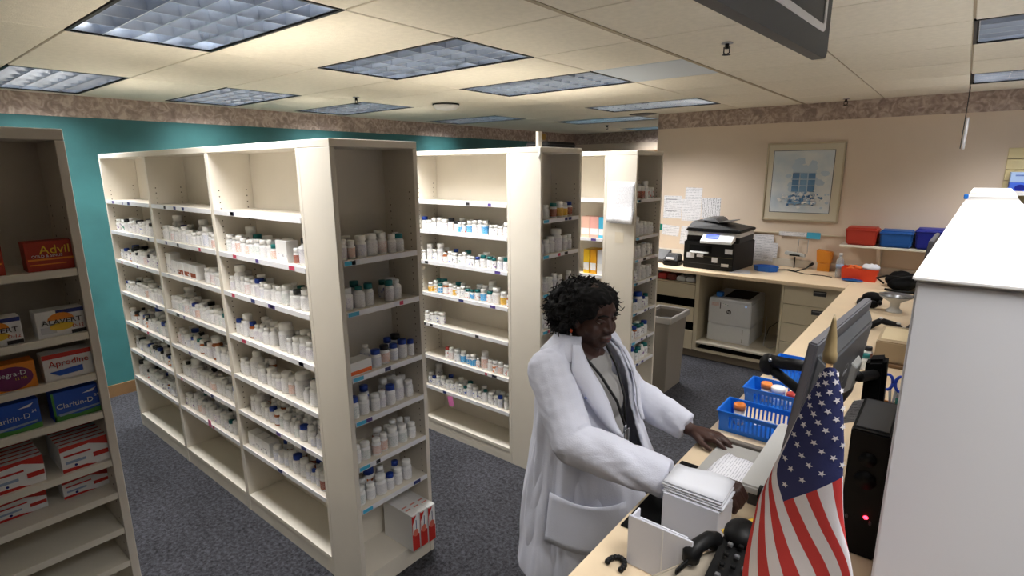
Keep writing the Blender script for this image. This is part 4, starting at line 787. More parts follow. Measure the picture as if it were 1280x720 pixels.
# slat wall at the right edge
t = thing('slat_wall', 'cream slat-wall panel at the right picture edge', 'slat wall', (.6, YW, 1.5))
for i in range(9): box('slat', .272, 1.4, YW - .02, YW - .001, 1.32 + i * .092, 1.32 + i * .092 + .086, mat('slat_cream', S(226, 210, 160), .5), t, .003)
p = at(1264, 217, 'y', 6.2)
for i, (z, mt) in enumerate(((1.86, ink('pale_blue_box', 170, 196, 236)), (1.775, ink('strong_blue_box', 70, 110, 220)))):
    tt = thing('blue_carton', ['pale blue', 'stronger blue'][i] + ' small carton on the slat-wall shelf', 'box', (p.x + .1, 6.25, z), 'blue cartons on the slat wall'); box('carton_body', p.x, p.x + .26, 6.2, 6.345, z, z + .083, mt, tt, .002)
    if i: slab('emblem', [Vector((p.x + .07 + .035 * math.cos(a_), 6.199, z + .04 + .028 * math.sin(a_))) for a_ in [.5236 * i2 for i2 in range(12)]], Vector((0, -.001, 0)), M['c_navy'], tt)
    else: quad('printed_line', (p.x + .03, 6.199, z + .05), X_, Z_, .18, .012, ink('midblue', 90, 120, 190), tt, .0005)
tt = thing('slat_shelf', 'small white shelf bracketed on the slat wall', 'shelf', (.5, 6.3, 1.76)); box('board', .28, .8, 6.18, YW - .022, 1.762, 1.7745, M['white'], tt, .002); box('lip', .28, .8, 6.172, 6.179, 1.755, 1.79, M['white'], tt)

# ------------------------------------------------------------------ things on the long worktop
BB = mat('basket_blue', S(16, 110, 214), .4)
def basket(label, x0, x1, y0, y1, h=.085):
    t = thing('blue_basket', label, 'basket', ((x0 + x1) / 2, (y0 + y1) / 2, ZT), 'blue slotted baskets on the worktop'); th = .003; z0 = ZT + .0005
    box('basket_floor', x0 + .012, x1 - .012, y0 + .008, y1 - .008, z0, z0 + .003, BB, t)
    for nm, yy, s_ in (('front_wall', y0, 1), ('rear_wall', y1, -1)):
        b = MB(); yb = yy + s_ * .008
        def strip(xa, xb, za, zb):
            f_ = lambda z: yb + (yy - yb) * (z - z0) / h
            b.hexa([(xa, f_(za), za), (xb, f_(za), za), (xb, f_(za) + s_ * th, za), (xa, f_(za) + s_ * th, za), (xa, f_(zb), zb), (xb, f_(zb), zb), (xb, f_(zb) + s_ * th, zb), (xa, f_(zb) + s_ * th, zb)], BB)
        strip(x0 + .006, x1 - .006, z0, z0 + .018); strip(x0 + .002, x1 - .002, z0 + h - .016, z0 + h)
        n = int((x1 - x0 - .06) / .016)
        strip(x0 + .006, x0 + .045, z0 + .018, z0 + h - .016); strip(x1 - .02, x1 - .004, z0 + .018, z0 + h - .016)
        for i in range(n): xx = x0 + .054 + i * .016; strip(xx, xx + .007, z0 + .018, z0 + h - .016)
        b.build(nm, t)
    for nm, xx, s_ in (('end_wall', x0, 1), ('end_wall', x1, -1)):
        xb = xx + s_ * .012; MB().hexa([(xb, y0 + .008, z0), (xb, y1 - .008, z0), (xb + s_ * th, y1 - .008, z0), (xb + s_ * th, y0 + .008, z0), (xx, y0, z0 + h), (xx, y1, z0 + h), (xx + s_ * th, y1, z0 + h), (xx + s_ * th, y0, z0 + h)], BB).build(nm, t)
    b = MB()
    for a_ in ((x0 - .004, x1 + .004, y0 - .005, y0 + .002), (x0 - .004, x1 + .004, y1 - .002, y1 + .005), (x0 - .005, x0 + .002, y0, y1), (x1 - .002, x1 + .005, y0, y1)): b.box(a_[0], a_[1], a_[2], a_[3], z0 + h, z0 + h + .004, BB)
    b.build('rim', t)
basket('nearest blue slotted basket by the woman\'s hand, one orange-capped vial inside', -.655, -.36, 2.13, 2.285)
basket('second blue slotted basket holding an orange-capped vial and a white bottle', -.645, -.36, 2.44, 2.60)
basket('farthest blue slotted basket behind the black support arm', -.63, -.36, 2.86, 3.02)
def vial(label, x, y, cap='orange', r=.021, h=.088, body=None):
    t = thing('prescription_vial', label, 'bottle', (x, y, ZT + .004), 'vials in the blue baskets'); z = ZT + .004
    MB().lathe((x, y, z), [(r * .96, 0), (r, .004), (r, h - .024)], body or mat('vial_clear', S(222, 196, 176), .25, alpha=.92), 18).build('vial_body', t)
    MB().lathe((x, y, z), [(r * 1.12, h - .024), (r * 1.15, h - .004), (r * 1.05, h)], CAP[cap], 18).build('cap', t); MB().lathe((x, y, z), [(r * 1.015, .012), (r * 1.015, h - .034)], LAB['grey'], 18).build('paper_label', t)
vial('orange-capped vial standing in the nearest blue basket', -.60, 2.235); vial('orange-capped vial standing in the second blue basket', -.575, 2.545); vial('white-capped bottle beside the vial in the second basket', -.525, 2.545, 'white', .027, .08, WP)
vial('white and red bottle at the right of the second basket', -.46, 2.52, 'red', .022, .075, WP)
tag(box('white_pack', -.50, -.42, 2.89, 2.98, ZT + .005, ZT + .075, M['paper'], None, .003), 'white pack with beige label in the farthest blue basket', 'pack')
tag(quad('torn_slip', (-.52, 2.15, ZT + .055), Vector((1, .4, 0)), Vector((-.3, .6, .3)), .08, .03, M['paper'], None, .001), 'torn white slip sticking out of the nearest blue basket', 'paper')
# grey counting pad with printed sheet
t = thing('counting_pad', 'flat grey pad with a dark raised far edge beside the woman\'s hand', 'pad', (-.5, 1.85, ZT)); box('pad_plate', -.60, -.435, 1.70, 2.02, ZT + .0005, ZT + .014, mat('pad_grey', S(170, 168, 164), .5), t, .003, 2); box('raised_edge', -.60, -.435, 2.021, 2.045, ZT + .0005, ZT + .026, mat('pad_edge', S(120, 112, 104), .5), t, .003)
rows_ = [[(-.575 + j * .034 + i * .006, 1.66 + i * .055 - j * .010, ZT + .016 + .010 * math.sin(j * .9 + i * .5) ** 2) for j in range(5)] for i in range(6)]
tag(sheet('receipt_sheet', rows_, print_mat('receipt_print', S(238, 238, 244), S(120, 120, 140), 220, .5, 'X'), None, .001), 'curled printed sheet lying on the grey pad', 'paper')
t = thing('label_dispenser', 'light grey flat device with black roller knob behind the flag', 'device', (-.36, 1.95, ZT))
lg = mat('light_grey_shell', S(204, 204, 202), .45)
MB().hexa([(-.425, 1.66, 1.0), (-.25, 1.66, 1.0), (-.25, 2.14, 1.0), (-.425, 2.14, 1.0), (-.425, 1.66, 1.028), (-.25, 1.66, 1.028), (-.25, 2.14, 1.05), (-.425, 2.14, 1.05)], lg).build('top_shell', t, .006, 2); box('base', -.405, -.25, 1.68, 2.12, ZT + .0005, .9995, M['darkgrey'], t, .003)
MB().cyl((-.36, 1.63, 1.035), (-.30, 1.63, 1.035), .022, M['black'], seg=16).build('roller_knob', t); MB().box(-.355, -.305, 1.63, 1.665, 1.0285, 1.034, M['black']).build('knob_mount', t)
# black pad under the arm
tag(box('black_mat', -.668, -.44, 1.33, 1.80, ZT + .0005, ZT + .006, M['blackmatte'], None, .002), 'thin black mat under the woman\'s near sleeve', 'mat')
# white carton block with loose papers
t = thing('paper_box', 'open white box packed with folded white papers before the woman\'s sleeve', 'box', (-.47, 1.36, ZT))
p = at(829, 614, 'z', 1.085); p2 = at(898, 642, 'z', 1.085); bx0, bx1, by0 = p.x, p2.x, (p.y + p2.y) / 2
wbx = mat('white_card', S(208, 210, 220), .6)
MB().hexa([(bx0, by0, ZT + .007), (bx1, by0, ZT + .007), (bx1 + .01, by0 + .09, ZT + .007), (bx0 + .01, by0 + .09, ZT + .007), (bx0, by0, 1.085), (bx1, by0, 1.085), (bx1 + .01, by0 + .09, 1.085), (bx0 + .01, by0 + .09, 1.085)], wbx).build('box_body', t, .002)
rq = random.Random(11)
for i in range(5):
    o_ = Vector((bx0 - .004 + rq.uniform(-.004, .006), by0 - .002 + rq.uniform(0, .01), 1.0875 + i * .0075)); rows_ = [[o_ + X_ * ((bx1 - bx0 + .008) * j / 5) + Y_ * (.105 * k / 4) + Z_ * (.006 * math.sin(j * 1.1 + i) * (k / 4) + .003 * k * (1 if i > 2 else .3)) for j in range(6)] for k in range(5)]
    tag(sheet('folded_paper', rows_, M['paper'], None, .004), f'folded white paper in the pile on the white box, {["lowest", "second lowest", "middle", "second highest", "topmost"][i]}', 'paper', 'papers piled on the white box')
t = thing('paper_holder', 'white upright paper holder nearest the front of the worktop', 'holder', (-.48, 1.16, ZT))
p = at(785.5, 643, 'z', 1.10); p2 = at(866, 678, 'z', 1.10); dv = (p2 - p); nv = Vector((-dv.y, dv.x, 0)).normalized() * .006
def vplate(nm, a_, b_, z0, z1, n_, mt): MB().hexa([Vector((a_.x, a_.y, z0)), Vector((b_.x, b_.y, z0)), Vector((b_.x, b_.y, z0)) + n_, Vector((a_.x, a_.y, z0)) + n_, Vector((a_.x, a_.y, z1)), Vector((b_.x, b_.y, z1)), Vector((b_.x, b_.y, z1)) + n_, Vector((a_.x, a_.y, z1)) + n_], mt).build(nm, t, .0015)
vplate('front_plate', p, p2, ZT + .001, 1.10, nv, wbx); mid = p + dv * .55; vplate('fold_seam', mid, mid + dv * .02, ZT + .01, 1.095, -nv * .15, M['offwhite'])
q_ = p + nv + nv.normalized() * .055; vplate('side_plate', p + nv, q_, ZT + .001, 1.09, dv.normalized() * .006, wbx); vplate('rear_plate', q_, q_ + dv * .8, ZT + .001, 1.06, nv, wbx)
t = thing('beige_tray', 'beige shallow tray in front of the white holder', 'tray', (-.42, 1.1, ZT)); p = at(822, 712, 'z', 1.03); p2 = at(908, 676, 'z', 1.03); p3 = at(940, 715, 'z', 1.03); p4 = at(850, 765, 'z', 1.03); p.y -= .03; p2.y -= .03; p3.y -= .02
MB().hexa([Vector((v.x, v.y, ZT + .001)) for v in (p4, p3, p2, p)] + [Vector((v.x, v.y, 1.03)) for v in (p4, p3, p2, p)], mat('beige_tray_plastic', S(160, 150, 134), .5)).build('tray_body', t, .003); c_ = (p + p2 + p3 + p4) / 4
MB().tube([p4, p3, p2, p, p4], .003, MATS['beige_tray_plastic'], 6).build('tray_rim', t)
tag(quad('yellow_note', at(905, 668, 'z', 1.045), Vector((.5, .9, .05)), Vector((-.8, .5, .3)), .12, .014, M['c_yellow'], None, .002), 'strip of yellow note paper beside the flag', 'paper')
t = thing('desk_telephone', 'black desk telephone with keypad and handset near the flag', 'phone', (-.3, 1.1, ZT))
P_ = [at(u_, v_, 'z', 1.055) for u_, v_ in ((868, 742), (935, 760), (962, 690), (905, 675))]
MB().hexa([Vector((v.x, v.y, 1.034)) for v in P_] + [P_[0] - Z_ * .005, P_[1] - Z_ * .005, P_[2] + Z_ * .025, P_[3] + Z_ * .025], M['black']).build('phone_base', t, .006, 2)
fw_ = (P_[2] - P_[1]); rt__ = (P_[1] - P_[0]); kb = P_[0] + Z_ * .002
for i in range(4):
    for j in range(3): c_ = kb + rt__ * (.28 + .22 * j) + fw_ * (.28 + .16 * i) + Z_ * (.006 + .03 * (.28 + .16 * i)); MB().box(c_.x - .006, c_.x + .006, c_.y - .005, c_.y + .005, c_.z - .004, c_.z + .006, M['silver'] if (i + j) % 3 == 0 else M['black']).build('key', t, .002)
h0 = at(864, 692, 'z', 1.065); h1 = at(893, 674, 'z', 1.07)
MB().tube([h0 - Z_ * .018, h0, h0.lerp(h1, .25) + Z_ * .012, h0.lerp(h1, .75) + Z_ * .012, h1, h1 - Z_ * .02], [.021, .023, .019, .019, .022, .02], M['black'], 12).build('handset', t); MB().ell(at(928, 668, 'z', 1.085), (.045, .05, .035), M['black'], 16, 10).build('display_hood', t)
b = MB(); ax = (h1 - h0).normalized(); c0 = at(845, 715, 'z', 1.04); c1 = at(870, 693, 'z', 1.06); pts = []
for i in range(80): k_ = i / 79; pts.append(c0.lerp(c1, k_) + Vector((0, .008 * math.cos(i * 1.0), .008 * math.sin(i * 1.0))))
b.tube(pts, .0022, M['black'], 5); b.build('coiled_cord', t)
t = thing('chain_keyring', 'small black beaded loop lying at the front edge of the worktop', 'keyring', (-.6, 1.16, ZT))
for i in range(11):
    a_ = math.pi * (1.15 * i / 10 - .1); c_ = Vector((-.595 + .022 * math.cos(a_), 1.165 + .03 * math.sin(a_), ZT + .009)); MB().ell(c_, (.0085, .0085, .008), M['black'], 8, 6).build('bead', t)

# ------------------------------------------------------------------ monitors and arms
def monitor(label, near, far, z0, z1, tilt, name='monitor', logo=True):
    """slab between near and far top corners (xy), screen towards -X"""
    n_, f_ = Vector((near[0], near[1], z1)), Vector((far[0], far[1], z1)); al = (f_ - n_); wd = al.length; al.normalize()
    nb = Vector((al.y, -al.x, 0)); up = (Z_ + nb * tilt).normalized(); nb = al.cross(up)
    if nb.x < 0: nb = -nb
    H = (z1 - z0); o = n_ - up * H; c_ = o + al * wd / 2 + up * H / 2
    t = thing(name, label, 'monitor', (c_.x, c_.y, z0)); O = lambda a_, u_, d_: o + al * a_ + up * u_ + nb * d_
    def slab8(nm, a0, a1, u0, u1, d0, d1, mt, bev=.004, inset=0): return MB().hexa([O(a0, u0, d0), O(a1, u0, d0), O(a1, u1, d0), O(a0, u1, d0), O(a0 + inset, u0 + inset, d1), O(a1 - inset, u0 + inset, d1), O(a1 - inset, u1 - inset, d1), O(a0 + inset, u1 - inset, d1)], mt).build(nm, t, bev, 2)
    slab8('bezel', 0, wd, 0, H, 0, .022, mat('monitor_bezel', S(92, 92, 98), .4)); slab8('screen', .018, wd - .018, .022, H - .018, -.0012, -.0002, mat('dark_screen', S(16, 18, 22), .15), 0)
    slab8('back_shell', .012, wd - .012, .012, H - .028, .0225, .045, mat('monitor_back', S(86, 88, 92), .35), .006, .03)
    if logo:
        ring = [O(wd / 2 + .03 * math.cos(a_), H * .55 + .03 * math.sin(a_), .046) for a_ in [2 * math.pi * i / 24 for i in range(24)]]; rin = [O(wd / 2 + .026 * math.cos(a_), H * .55 + .026 * math.sin(a_), .046) for a_ in [2 * math.pi * i / 24 for i in range(24)]]
        MB().add(ring + rin, [(i, (i + 1) % 24, 24 + (i + 1) % 24, 24 + i) for i in range(24)], M['silver']).build('logo_ring', t); text('lettering', 'DELL', .02, M['silver'], t, O(wd / 2, H * .55, .0462), al, up, ext=.0003)
    return t, O, wd, H
t, O, wd, H = monitor('dark monitor seen from behind, silver ring logo, in front of the woman', (-.234, 1.40), (-.193, 2.005), 1.255, 1.60, .12)
MB().hexa([O(wd * .62, .1, .0455), O(wd * .78, .1, .0455), O(wd * .78, .2, .0455), O(wd * .62, .2, .0455), O(wd * .64, .115, .06), O(wd * .76, .115, .06), O(wd * .76, .185, .06), O(wd * .64, .185, .06)], M['greyplastic']).build('mount_plate', t, .003)
pst = Vector((-.135, 2.02, 0)); MB().tube([O(wd * .7, .15, .06), Vector((-.17, 1.9, 1.37)), Vector((-.137, 1.985, 1.36))], .016, M['black'], 10).build('mount_arm', t)
MB().hexa([(-.165, 1.985, ZT + .0005), (-.095, 1.985, ZT + .0005), (-.095, 2.06, ZT + .0005), (-.165, 2.06, ZT + .0005), (-.165, 1.985, 1.40), (-.11, 1.985, 1.415), (-.11, 2.06, 1.415), (-.165, 2.06, 1.40)], M['blackmatte']).build('mount_post', t, .012, 3)
monitor('sliver of a second dark monitor showing past the partition corner', (-.10, 3.75), (-.085, 4.25), 1.27, 1.60, .1, logo=False)
mo = [o for o in bpy.data.objects if o.name.startswith('monitor') and o.type == 'EMPTY'][-1]; box('stand_neck', -.085, -.065, 3.97, 4.03, ZT + .01, 1.32, M['black'], mo, .004); box('stand_base', -.2, -.06, 3.9, 4.1, ZT + .0005, ZT + .0095, M['black'], mo, .004)
t = thing('support_arm', 'black folded support arm with silver bolt left of the monitor', 'arm', (-.33, 2.3, ZT))
e0 = at(962, 452, 'y', 2.25); e1 = at(1010, 458, 'y', 2.2); e2 = at(1006, 494, 'y', 2.2)
MB().tube([e0 + Z_ * .004, e0.lerp(e1, .4), e1], [.026, .024, .022], M['black'], 12).build('upper_link', t); MB().tube([e0 - Z_ * .024, e0.lerp(e2, .4) - Z_ * .012, e2], [.022, .018, .018], M['black'], 12).build('lower_link', t)
MB().ell(e0 - Z_ * .012 - X_ * .004, (.034, .034, .045), M['black'], 14, 10).build('elbow', t); MB().ell(e0 + Vector((.008, -.028, .016)), (.007, .007, .007), M['silver'], 8, 6).build('bolt', t)
MB().tube([e2, e2 + Vector((.03, .0, -.05)), Vector((e2.x + .05, e2.y, ZT + .012))], .017, M['black'], 10).build('pillar', t); MB().lathe((e2.x + .05, e2.y, ZT + .0005), [(.05, 0), (.05, .008), (.03, .014)], M['black'], 20).build('foot_plate', t)
# slim computer
t = thing('desktop_computer', 'slim black desktop computer with glowing red light beside the flag', 'computer', (-.1, 1.74, ZT))
box('case', -.146, -.055, 1.62, 1.88, ZT + .0005, 1.318, mat('pc_black', S(8, 8, 9), .5, spec=.2), t, .004, 2); box('top_vent_plate', -.138, -.063, 1.64, 1.86, 1.3185, 1.322, M['darkgrey'], t, .001)
p = at(1082, 647, 'y', 1.618); MB().ell(p, (.006, .004, .005), mat('red_led', S(255, 30, 40), .3, emit=(1, .02, .04, 1), estr=14), 12, 8).build('power_light', t)
for zz, rr_ in ((1.24, .02), (1.18, .026)): MB().lathe((-.10, 1.6195, zz), [(rr_, 0), (rr_, .003)], MATS['pc_black'], 20, axis=(0, -1, 0)).build('port_cover', t)
for xx in (-.13, -.075): MB().ell((xx, 1.619, 1.06), (.004, .003, .007), M['darkgrey'], 8, 6).build('button', t)
p = at(1040, 503, 'z', 1.28)
tag(quad('white_tag', Vector((-.20, 1.86, 1.22)), Vector((.7, .7, .1)), Vector((.3, 0, .9)), .05, .09, print_mat('tagprint', S(230, 232, 238), S(90, 90, 110), 300, .6), None, .001), 'white printed tag between the monitor and the black computer', 'tag')
# things further along
t = thing('beige_machine', 'beige box-shaped machine with printed top on the worktop', 'machine', (-.17, 3.6, ZT)); bgm = mat('beige_machine', S(172, 152, 122), .5)
box('machine_body', -.25, -.075, 3.42, 3.8, ZT + .021, 1.085, bgm, t, .006, 2); box('top_label', -.235, -.09, 3.47, 3.75, 1.0855, 1.087, print_mat('machine_top', S(214, 196, 160), S(110, 120, 110), 160, .5), t); box('wood_base', -.262, -.065, 3.40, 3.81, ZT + .0005, ZT + .0205, M['wood'], t, .002)
t = thing('pen_cup', 'wooden pen cup with blue scissors behind the black computer', 'cup', (-.11, 2.55, ZT)); b = MB(); taper(b, -.155, -.065, 2.5, 2.6, ZT + .0005, 1.06, .95, .006, mat('orange_wood', S(190, 130, 70), .5)); b.build('cup_body', t)
ts = thing('scissors', 'scissors with blue handles standing in the pen cup', 'scissors', (-.11, 2.55, 1.0))
for s_ in (-1, 1):
    b = MB(); c_ = Vector((-.108 + s_ * .022, 2.55, 1.155)); b.tube([c_ + Vector((.018 * math.cos(a_), 0, .032 * math.sin(a_))) for a_ in [2 * math.pi * i / 14 for i in range(15)]], .006, mat('scissor_blue', S(30, 70, 200), .4), 8); b.build('handle_ring', ts); MB().tube([c_ + Vector((-s_ * .012, 0, -.03)), Vector((-.108 - s_ * .004, 2.55, .98))], [.006, .003], M['silver'], 6).build('blade', ts)
for i, (c_, nm) in enumerate((((-.14, 2.53), 'orange'), ((-.085, 2.57), 'green'))): tt = thing('marker_pen', f'{nm} marker pen standing in the pen cup', 'pen', (*c_, .97)); MB().cyl((*c_, .965), (c_[0] - .006, c_[1], 1.09), .007, M['c_' + nm]).build('barrel', tt); MB().cyl((c_[0] - .006, c_[1], 1.091), (c_[0] - .007, c_[1], 1.12), .0075, M['offwhite']).build('pen_cap', tt)
for i, (x, y, cp_) in enumerate(((-.31, 3.36, 'white'), (-.28, 3.3, 'teal'), (-.32, 3.52, 'white'), (-.285, 3.45, 'black'))):
    tt = thing('small_jar', f'small jar with {cp_} cap between monitor and beige machine, {["front left", "front", "rear", "right"][i]}', 'jar', (x, y, ZT)); 
    for nm, me, mt in (('body', BM['round'][0], WP), ('cap', BM['round'][1], CAP[cp_]), ('paper_label', BM['round'][2], LAB[('grey', 'green', 'red', 'brown')[i]])):
        o = bpy.data.objects.new(nm, me); COL.objects.link(o); o.parent = tt
        if mt != me.materials[0]: o.material_slots[0].link = 'OBJECT'; o.material_slots[0].material = mt
    tt.scale = (.05, .05, .085)
t = thing('counter_scale', 'silver-grey scale pan on a pedestal near the far worktop corner', 'scale', (-.28, 4.75, ZT)); MB().lathe((-.27, 4.8, ZT + .0005), [(.055, 0), (.05, .01), (.03, .03), (.032, .07), (.10, .11), (.105, .118)], lg, 24).build('pedestal', t); MB().lathe((-.27, 4.8, ZT + .119), [(.10, 0), (.108, .008)], M['silver'], 24).build('pan', t)
t = thing('headset', 'black headset and cable lying near the scale', 'headset', (-.4, 4.85, ZT)); MB().tube([(-.50 + .07 * math.cos(a_) + .06, 4.92 + .09 * math.sin(a_), ZT + .02 + .02 * math.sin(a_)) for a_ in [.33 * i for i in range(14)]], .014, M['black'], 8).build('band', t)
b = MB(); b.ell((-.43, 5.0, ZT + .045), (.07, .07, .045), M['blackmatte'], 16, 10); b.build('ear_pad', t); MB().ell((-.41, 4.82, ZT + .031), (.04, .04, .03), M['blackmatte'], 14, 8).build('ear_pad', t)
t = thing('cable_loop', 'black webbing strap with white studs before the scale', 'strap', (-.25, 4.2, ZT)); MB().tube([(-.36, 4.15, ZT + .02), (-.30, 4.25, ZT + .05), (-.22, 4.2, ZT + .045), (-.16, 4.12, ZT + .03), (-.12, 4.25, ZT + .05), (-.1, 4.45, ZT + .11), (-.08, 4.6, ZT + .13)], .022, M['black'], 8).build('strap', t)
for c_ in ((-.30, 4.235, ZT + .07), (-.20, 4.18, ZT + .062), (-.17, 4.13, ZT + .05)): MB().ell(c_, (.013, .013, .007), M['offwhite'], 10, 6).build('stud', t)
t = thing('black_bag', 'black shoulder bag heaped at the far end of the worktop', 'bag', (-.27, 5.75, ZT)); b = MB()
for i in range(9): b.ell((-.28 + rr.uniform(-.11, .11), 5.75 + rr.uniform(-.1, .12), ZT + .05 + rr.uniform(0, .05)), (.09, .08, .05), M['blackmatte'], 12, 8)
me = remesh('bag_body', b, .01, 3, fn=lambda p_: .008 * noise.noise(p_ * 22)); zm = min(v.co.z for v in me.vertices)
for v in me.vertices: v.co.z += ZT + .001 - zm
link('bag_body', me, t); MB().tube([(-.42, 5.66, ZT + .05), (-.47, 5.62, ZT + .1), (-.4, 5.6, ZT + .13), (-.3, 5.63, ZT + .12), (-.2, 5.62, ZT + .14)], .008, M['black'], 8).build('strap', t); MB().tube([(-.40, 5.6, ZT + .012), (-.3, 5.55, ZT + .012), (-.15, 5.58, ZT + .012)], .01, M['black'], 8).build('loose_strap', t)

# ------------------------------------------------------------------ flag on a stick
t = thing('desk_flag', 'small United States flag drooping from a wooden stick beside the monitor', 'flag', (-.146, 1.1, ZT))
MB().lathe((-.146, 1.1, ZT + .0005), [(.05, 0), (.05, .012), (.02, .022), (.012, .03)], M['wood'], 24).build('base', t); MB().cyl((-.146, 1.1, ZT + .03), (-.146, 1.1, 1.672), .0055, mat('pale_wood_stick', S(190, 150, 100), .5), seg=12).build('stick', t)
MB().lathe((-.147, 1.1, 1.655), [(.0095, 0), (.012, .004), (.012, .018), (.0105, .022), (.008, .05), (.0035, .080), (.001, .090)], mat('dull_gold', S(132, 114, 80), .45), 18).build('finial', t)
TC = [1, 10 / 13, 7 / 13, 4 / 13, 2 / 13, 0]; SR = [0, .12, .25, .33, .40, .55, .70, .85, 1.0]
PX = [[(1037, 466, 1), (1034, 464, .6), (1030, 461, 0), (1037, 459, -.3), (1045, 461, 0), (1042, 464, 1)],
      [(1024, 505, 1), (1014, 506, .7), (1005, 505, 0), (1030, 499, -.5), (1053, 495, 0), (1046, 495, 1)],
      [(990, 566, 1.3), (985, 560, .8), (985, 550, 0), (1022, 545, -.6), (1054, 538, 0), (1045, 535, 1)],
      [(953, 612, .8), (960, 598, .5), (971, 588, 0), (1014, 579, -.5), (1054, 566, .1), (1046, 560, 1)],
      [(942, 648, .5), (956, 638, .1), (979, 627, -.1), (1021, 612, -.4), (1053, 596, .1), (1046, 590, 1)],
      [(930, 702, .4), (958, 692, -.2), (997, 672, -.2), (1036, 652, -.2), (1054, 642, .3), (1048, 634, 1)],
      [(925, 758, .3), (968, 748, -.4), (1021, 722, -.1), (1059, 704, .1), (1060, 692, .7), (1048, 684, 1.2)],
      [(928, 815, .3), (984, 803, -.4), (1038, 780, 0), (1070, 762, .2), (1066, 752, .8), (1052, 744, 1.2)],
      [(933, 862, .2), (996, 852, -.4), (1051, 832, 0), (1080, 815, .3), (1074, 806, .8), (1056, 800, 1.2)]]
G = [[at(u_, v_, 'y', 1.068 + .026 * k_) for u_, v_, k_ in r_] for r_ in PX]
for r_ in G:
    for p_ in r_: p_.z = max(p_.z, ZT + .035)
def cr(P, k):
    n = len(P) - 1; i = min(int(k), n - 1); f = k - i; p0, p1, p2, p3 = P[max(i - 1, 0)], P[i], P[i + 1], P[min(i + 2, n)]
    return .5 * (2 * p1 + (p2 - p0) * f + (2 * p0 - 5 * p1 + 4 * p2 - p3) * f * f + (3 * p1 - p0 - 3 * p2 + p3) * f ** 3)
def flagp(s_, t_):
    i = max(j for j in range(len(SR)) if SR[j] <= s_ + 1e-9); i = min(i, len(SR) - 2); ks = i + (s_ - SR[i]) / (SR[i + 1] - SR[i])
    j = max(q for q in range(len(TC)) if TC[q] >= t_ - 1e-9); j = min(j, len(TC) - 2); kt = j + (TC[j] - t_) / (TC[j] - TC[j + 1])
    return cr([cr(r_, kt) for r_ in G], ks)
NS, NT = 80, 52; fv = [flagp(i / NS, j / NT) for i in range(NS + 1) for j in range(NT + 1)]
FR = mat('flag_red', S(178, 46, 44), .8, bump=.1, bscale=500); FW = mat('flag_white', S(206, 201, 205), .8, bump=.1, bscale=500); FB = mat('flag_navy', S(30, 36, 84), .8, bump=.1, bscale=500)
b = MB()
b.v = [tuple(p) for p in fv]; idx = {FR: b.m(FR), FW: b.m(FW), FB: b.m(FB)}
for i in range(NS):
    for j in range(NT):
        s_, t_ = (i + .5) / NS, (j + .5) / NT; mt = FB if s_ < .4 and t_ < 7 / 13 else (FR if int(t_ * 13) % 2 == 0 else FW)
        b.f.append((i * (NT + 1) + j, i * (NT + 1) + j + 1, (i + 1) * (NT + 1) + j + 1, (i + 1) * (NT + 1) + j)); b.mi.append(idx[mt]); b.sm.append(True)
cl = b.build('flag_cloth', t)
b = MB()
for i in range(11):
    for j in range(9):
        if (i + j) % 2: continue
        s_ = .4 * (i + 1) / 12; t_ = 7 / 13 * (j + 1) / 10; p = flagp(s_, t_); ds = (flagp(s_ + .01, t_) - p); dt = (flagp(s_, t_ + .01) - p)
        n_ = ds.cross(dt).normalized()
        if n_.dot(CAM - p) < 0: n_ = -n_
        e1_ = dt.normalized(); e2_ = n_.cross(e1_); rs = .0068
        pts = [p + n_ * .0012 + (e1_ * math.cos(a_) + e2_ * math.sin(a_)) * (rs if k_ % 2 == 0 else rs * .42) for k_, a_ in enumerate([math.pi / 5 * q + 1.2 for q in range(10)])]
        b.add(pts + [p + n_ * .0012], [(q, (q + 1) % 10, 10) for q in range(10)], FW)
stuff(b.build('stars', cl))

# ------------------------------------------------------------------ the woman
person = thing('person', 'woman in a white lab coat standing at the worktop, black curly hair, lanyard', 'person', (-1.04, 1.735, 0))
HC = Vector((-1.026, 1.742, 1.462))     # head centre
yaw_h = math.radians(-13); pit = math.radians(9)
HR = Matrix.Rotation(yaw_h, 3, 'Z') @ Matrix.Rotation(pit, 3, 'Y') * 1.05     # faces +X, looks slightly down
def hp(x, y, z): return HC + HR @ Vector((x, y, z))
def cap(b, p, q, r0, r1, mt):
    p, q = Vector(p), Vector(q); n = 6; pts = []; rs = []; d_ = (q - p).normalized()
    for i in range(n + 1): a_ = math.pi / 2 * i / n; pts.append(p - d_ * r0 * math.cos(a_)); rs.append(max(r0 * math.sin(a_), .0006))
    for i in range(n + 1): a_ = math.pi / 2 * i / n; pts.append(q + d_ * r1 * math.sin(a_)); rs.append(max(r1 * math.cos(a_), .0006))
    b.tube(pts, rs, mt, 14)
def chain(b, pts, rs, mt):
    for i in range(len(pts) - 1): cap(b, pts[i], pts[i + 1], rs[i], rs[i + 1], mt)
SK = M['skin']; b = MB()
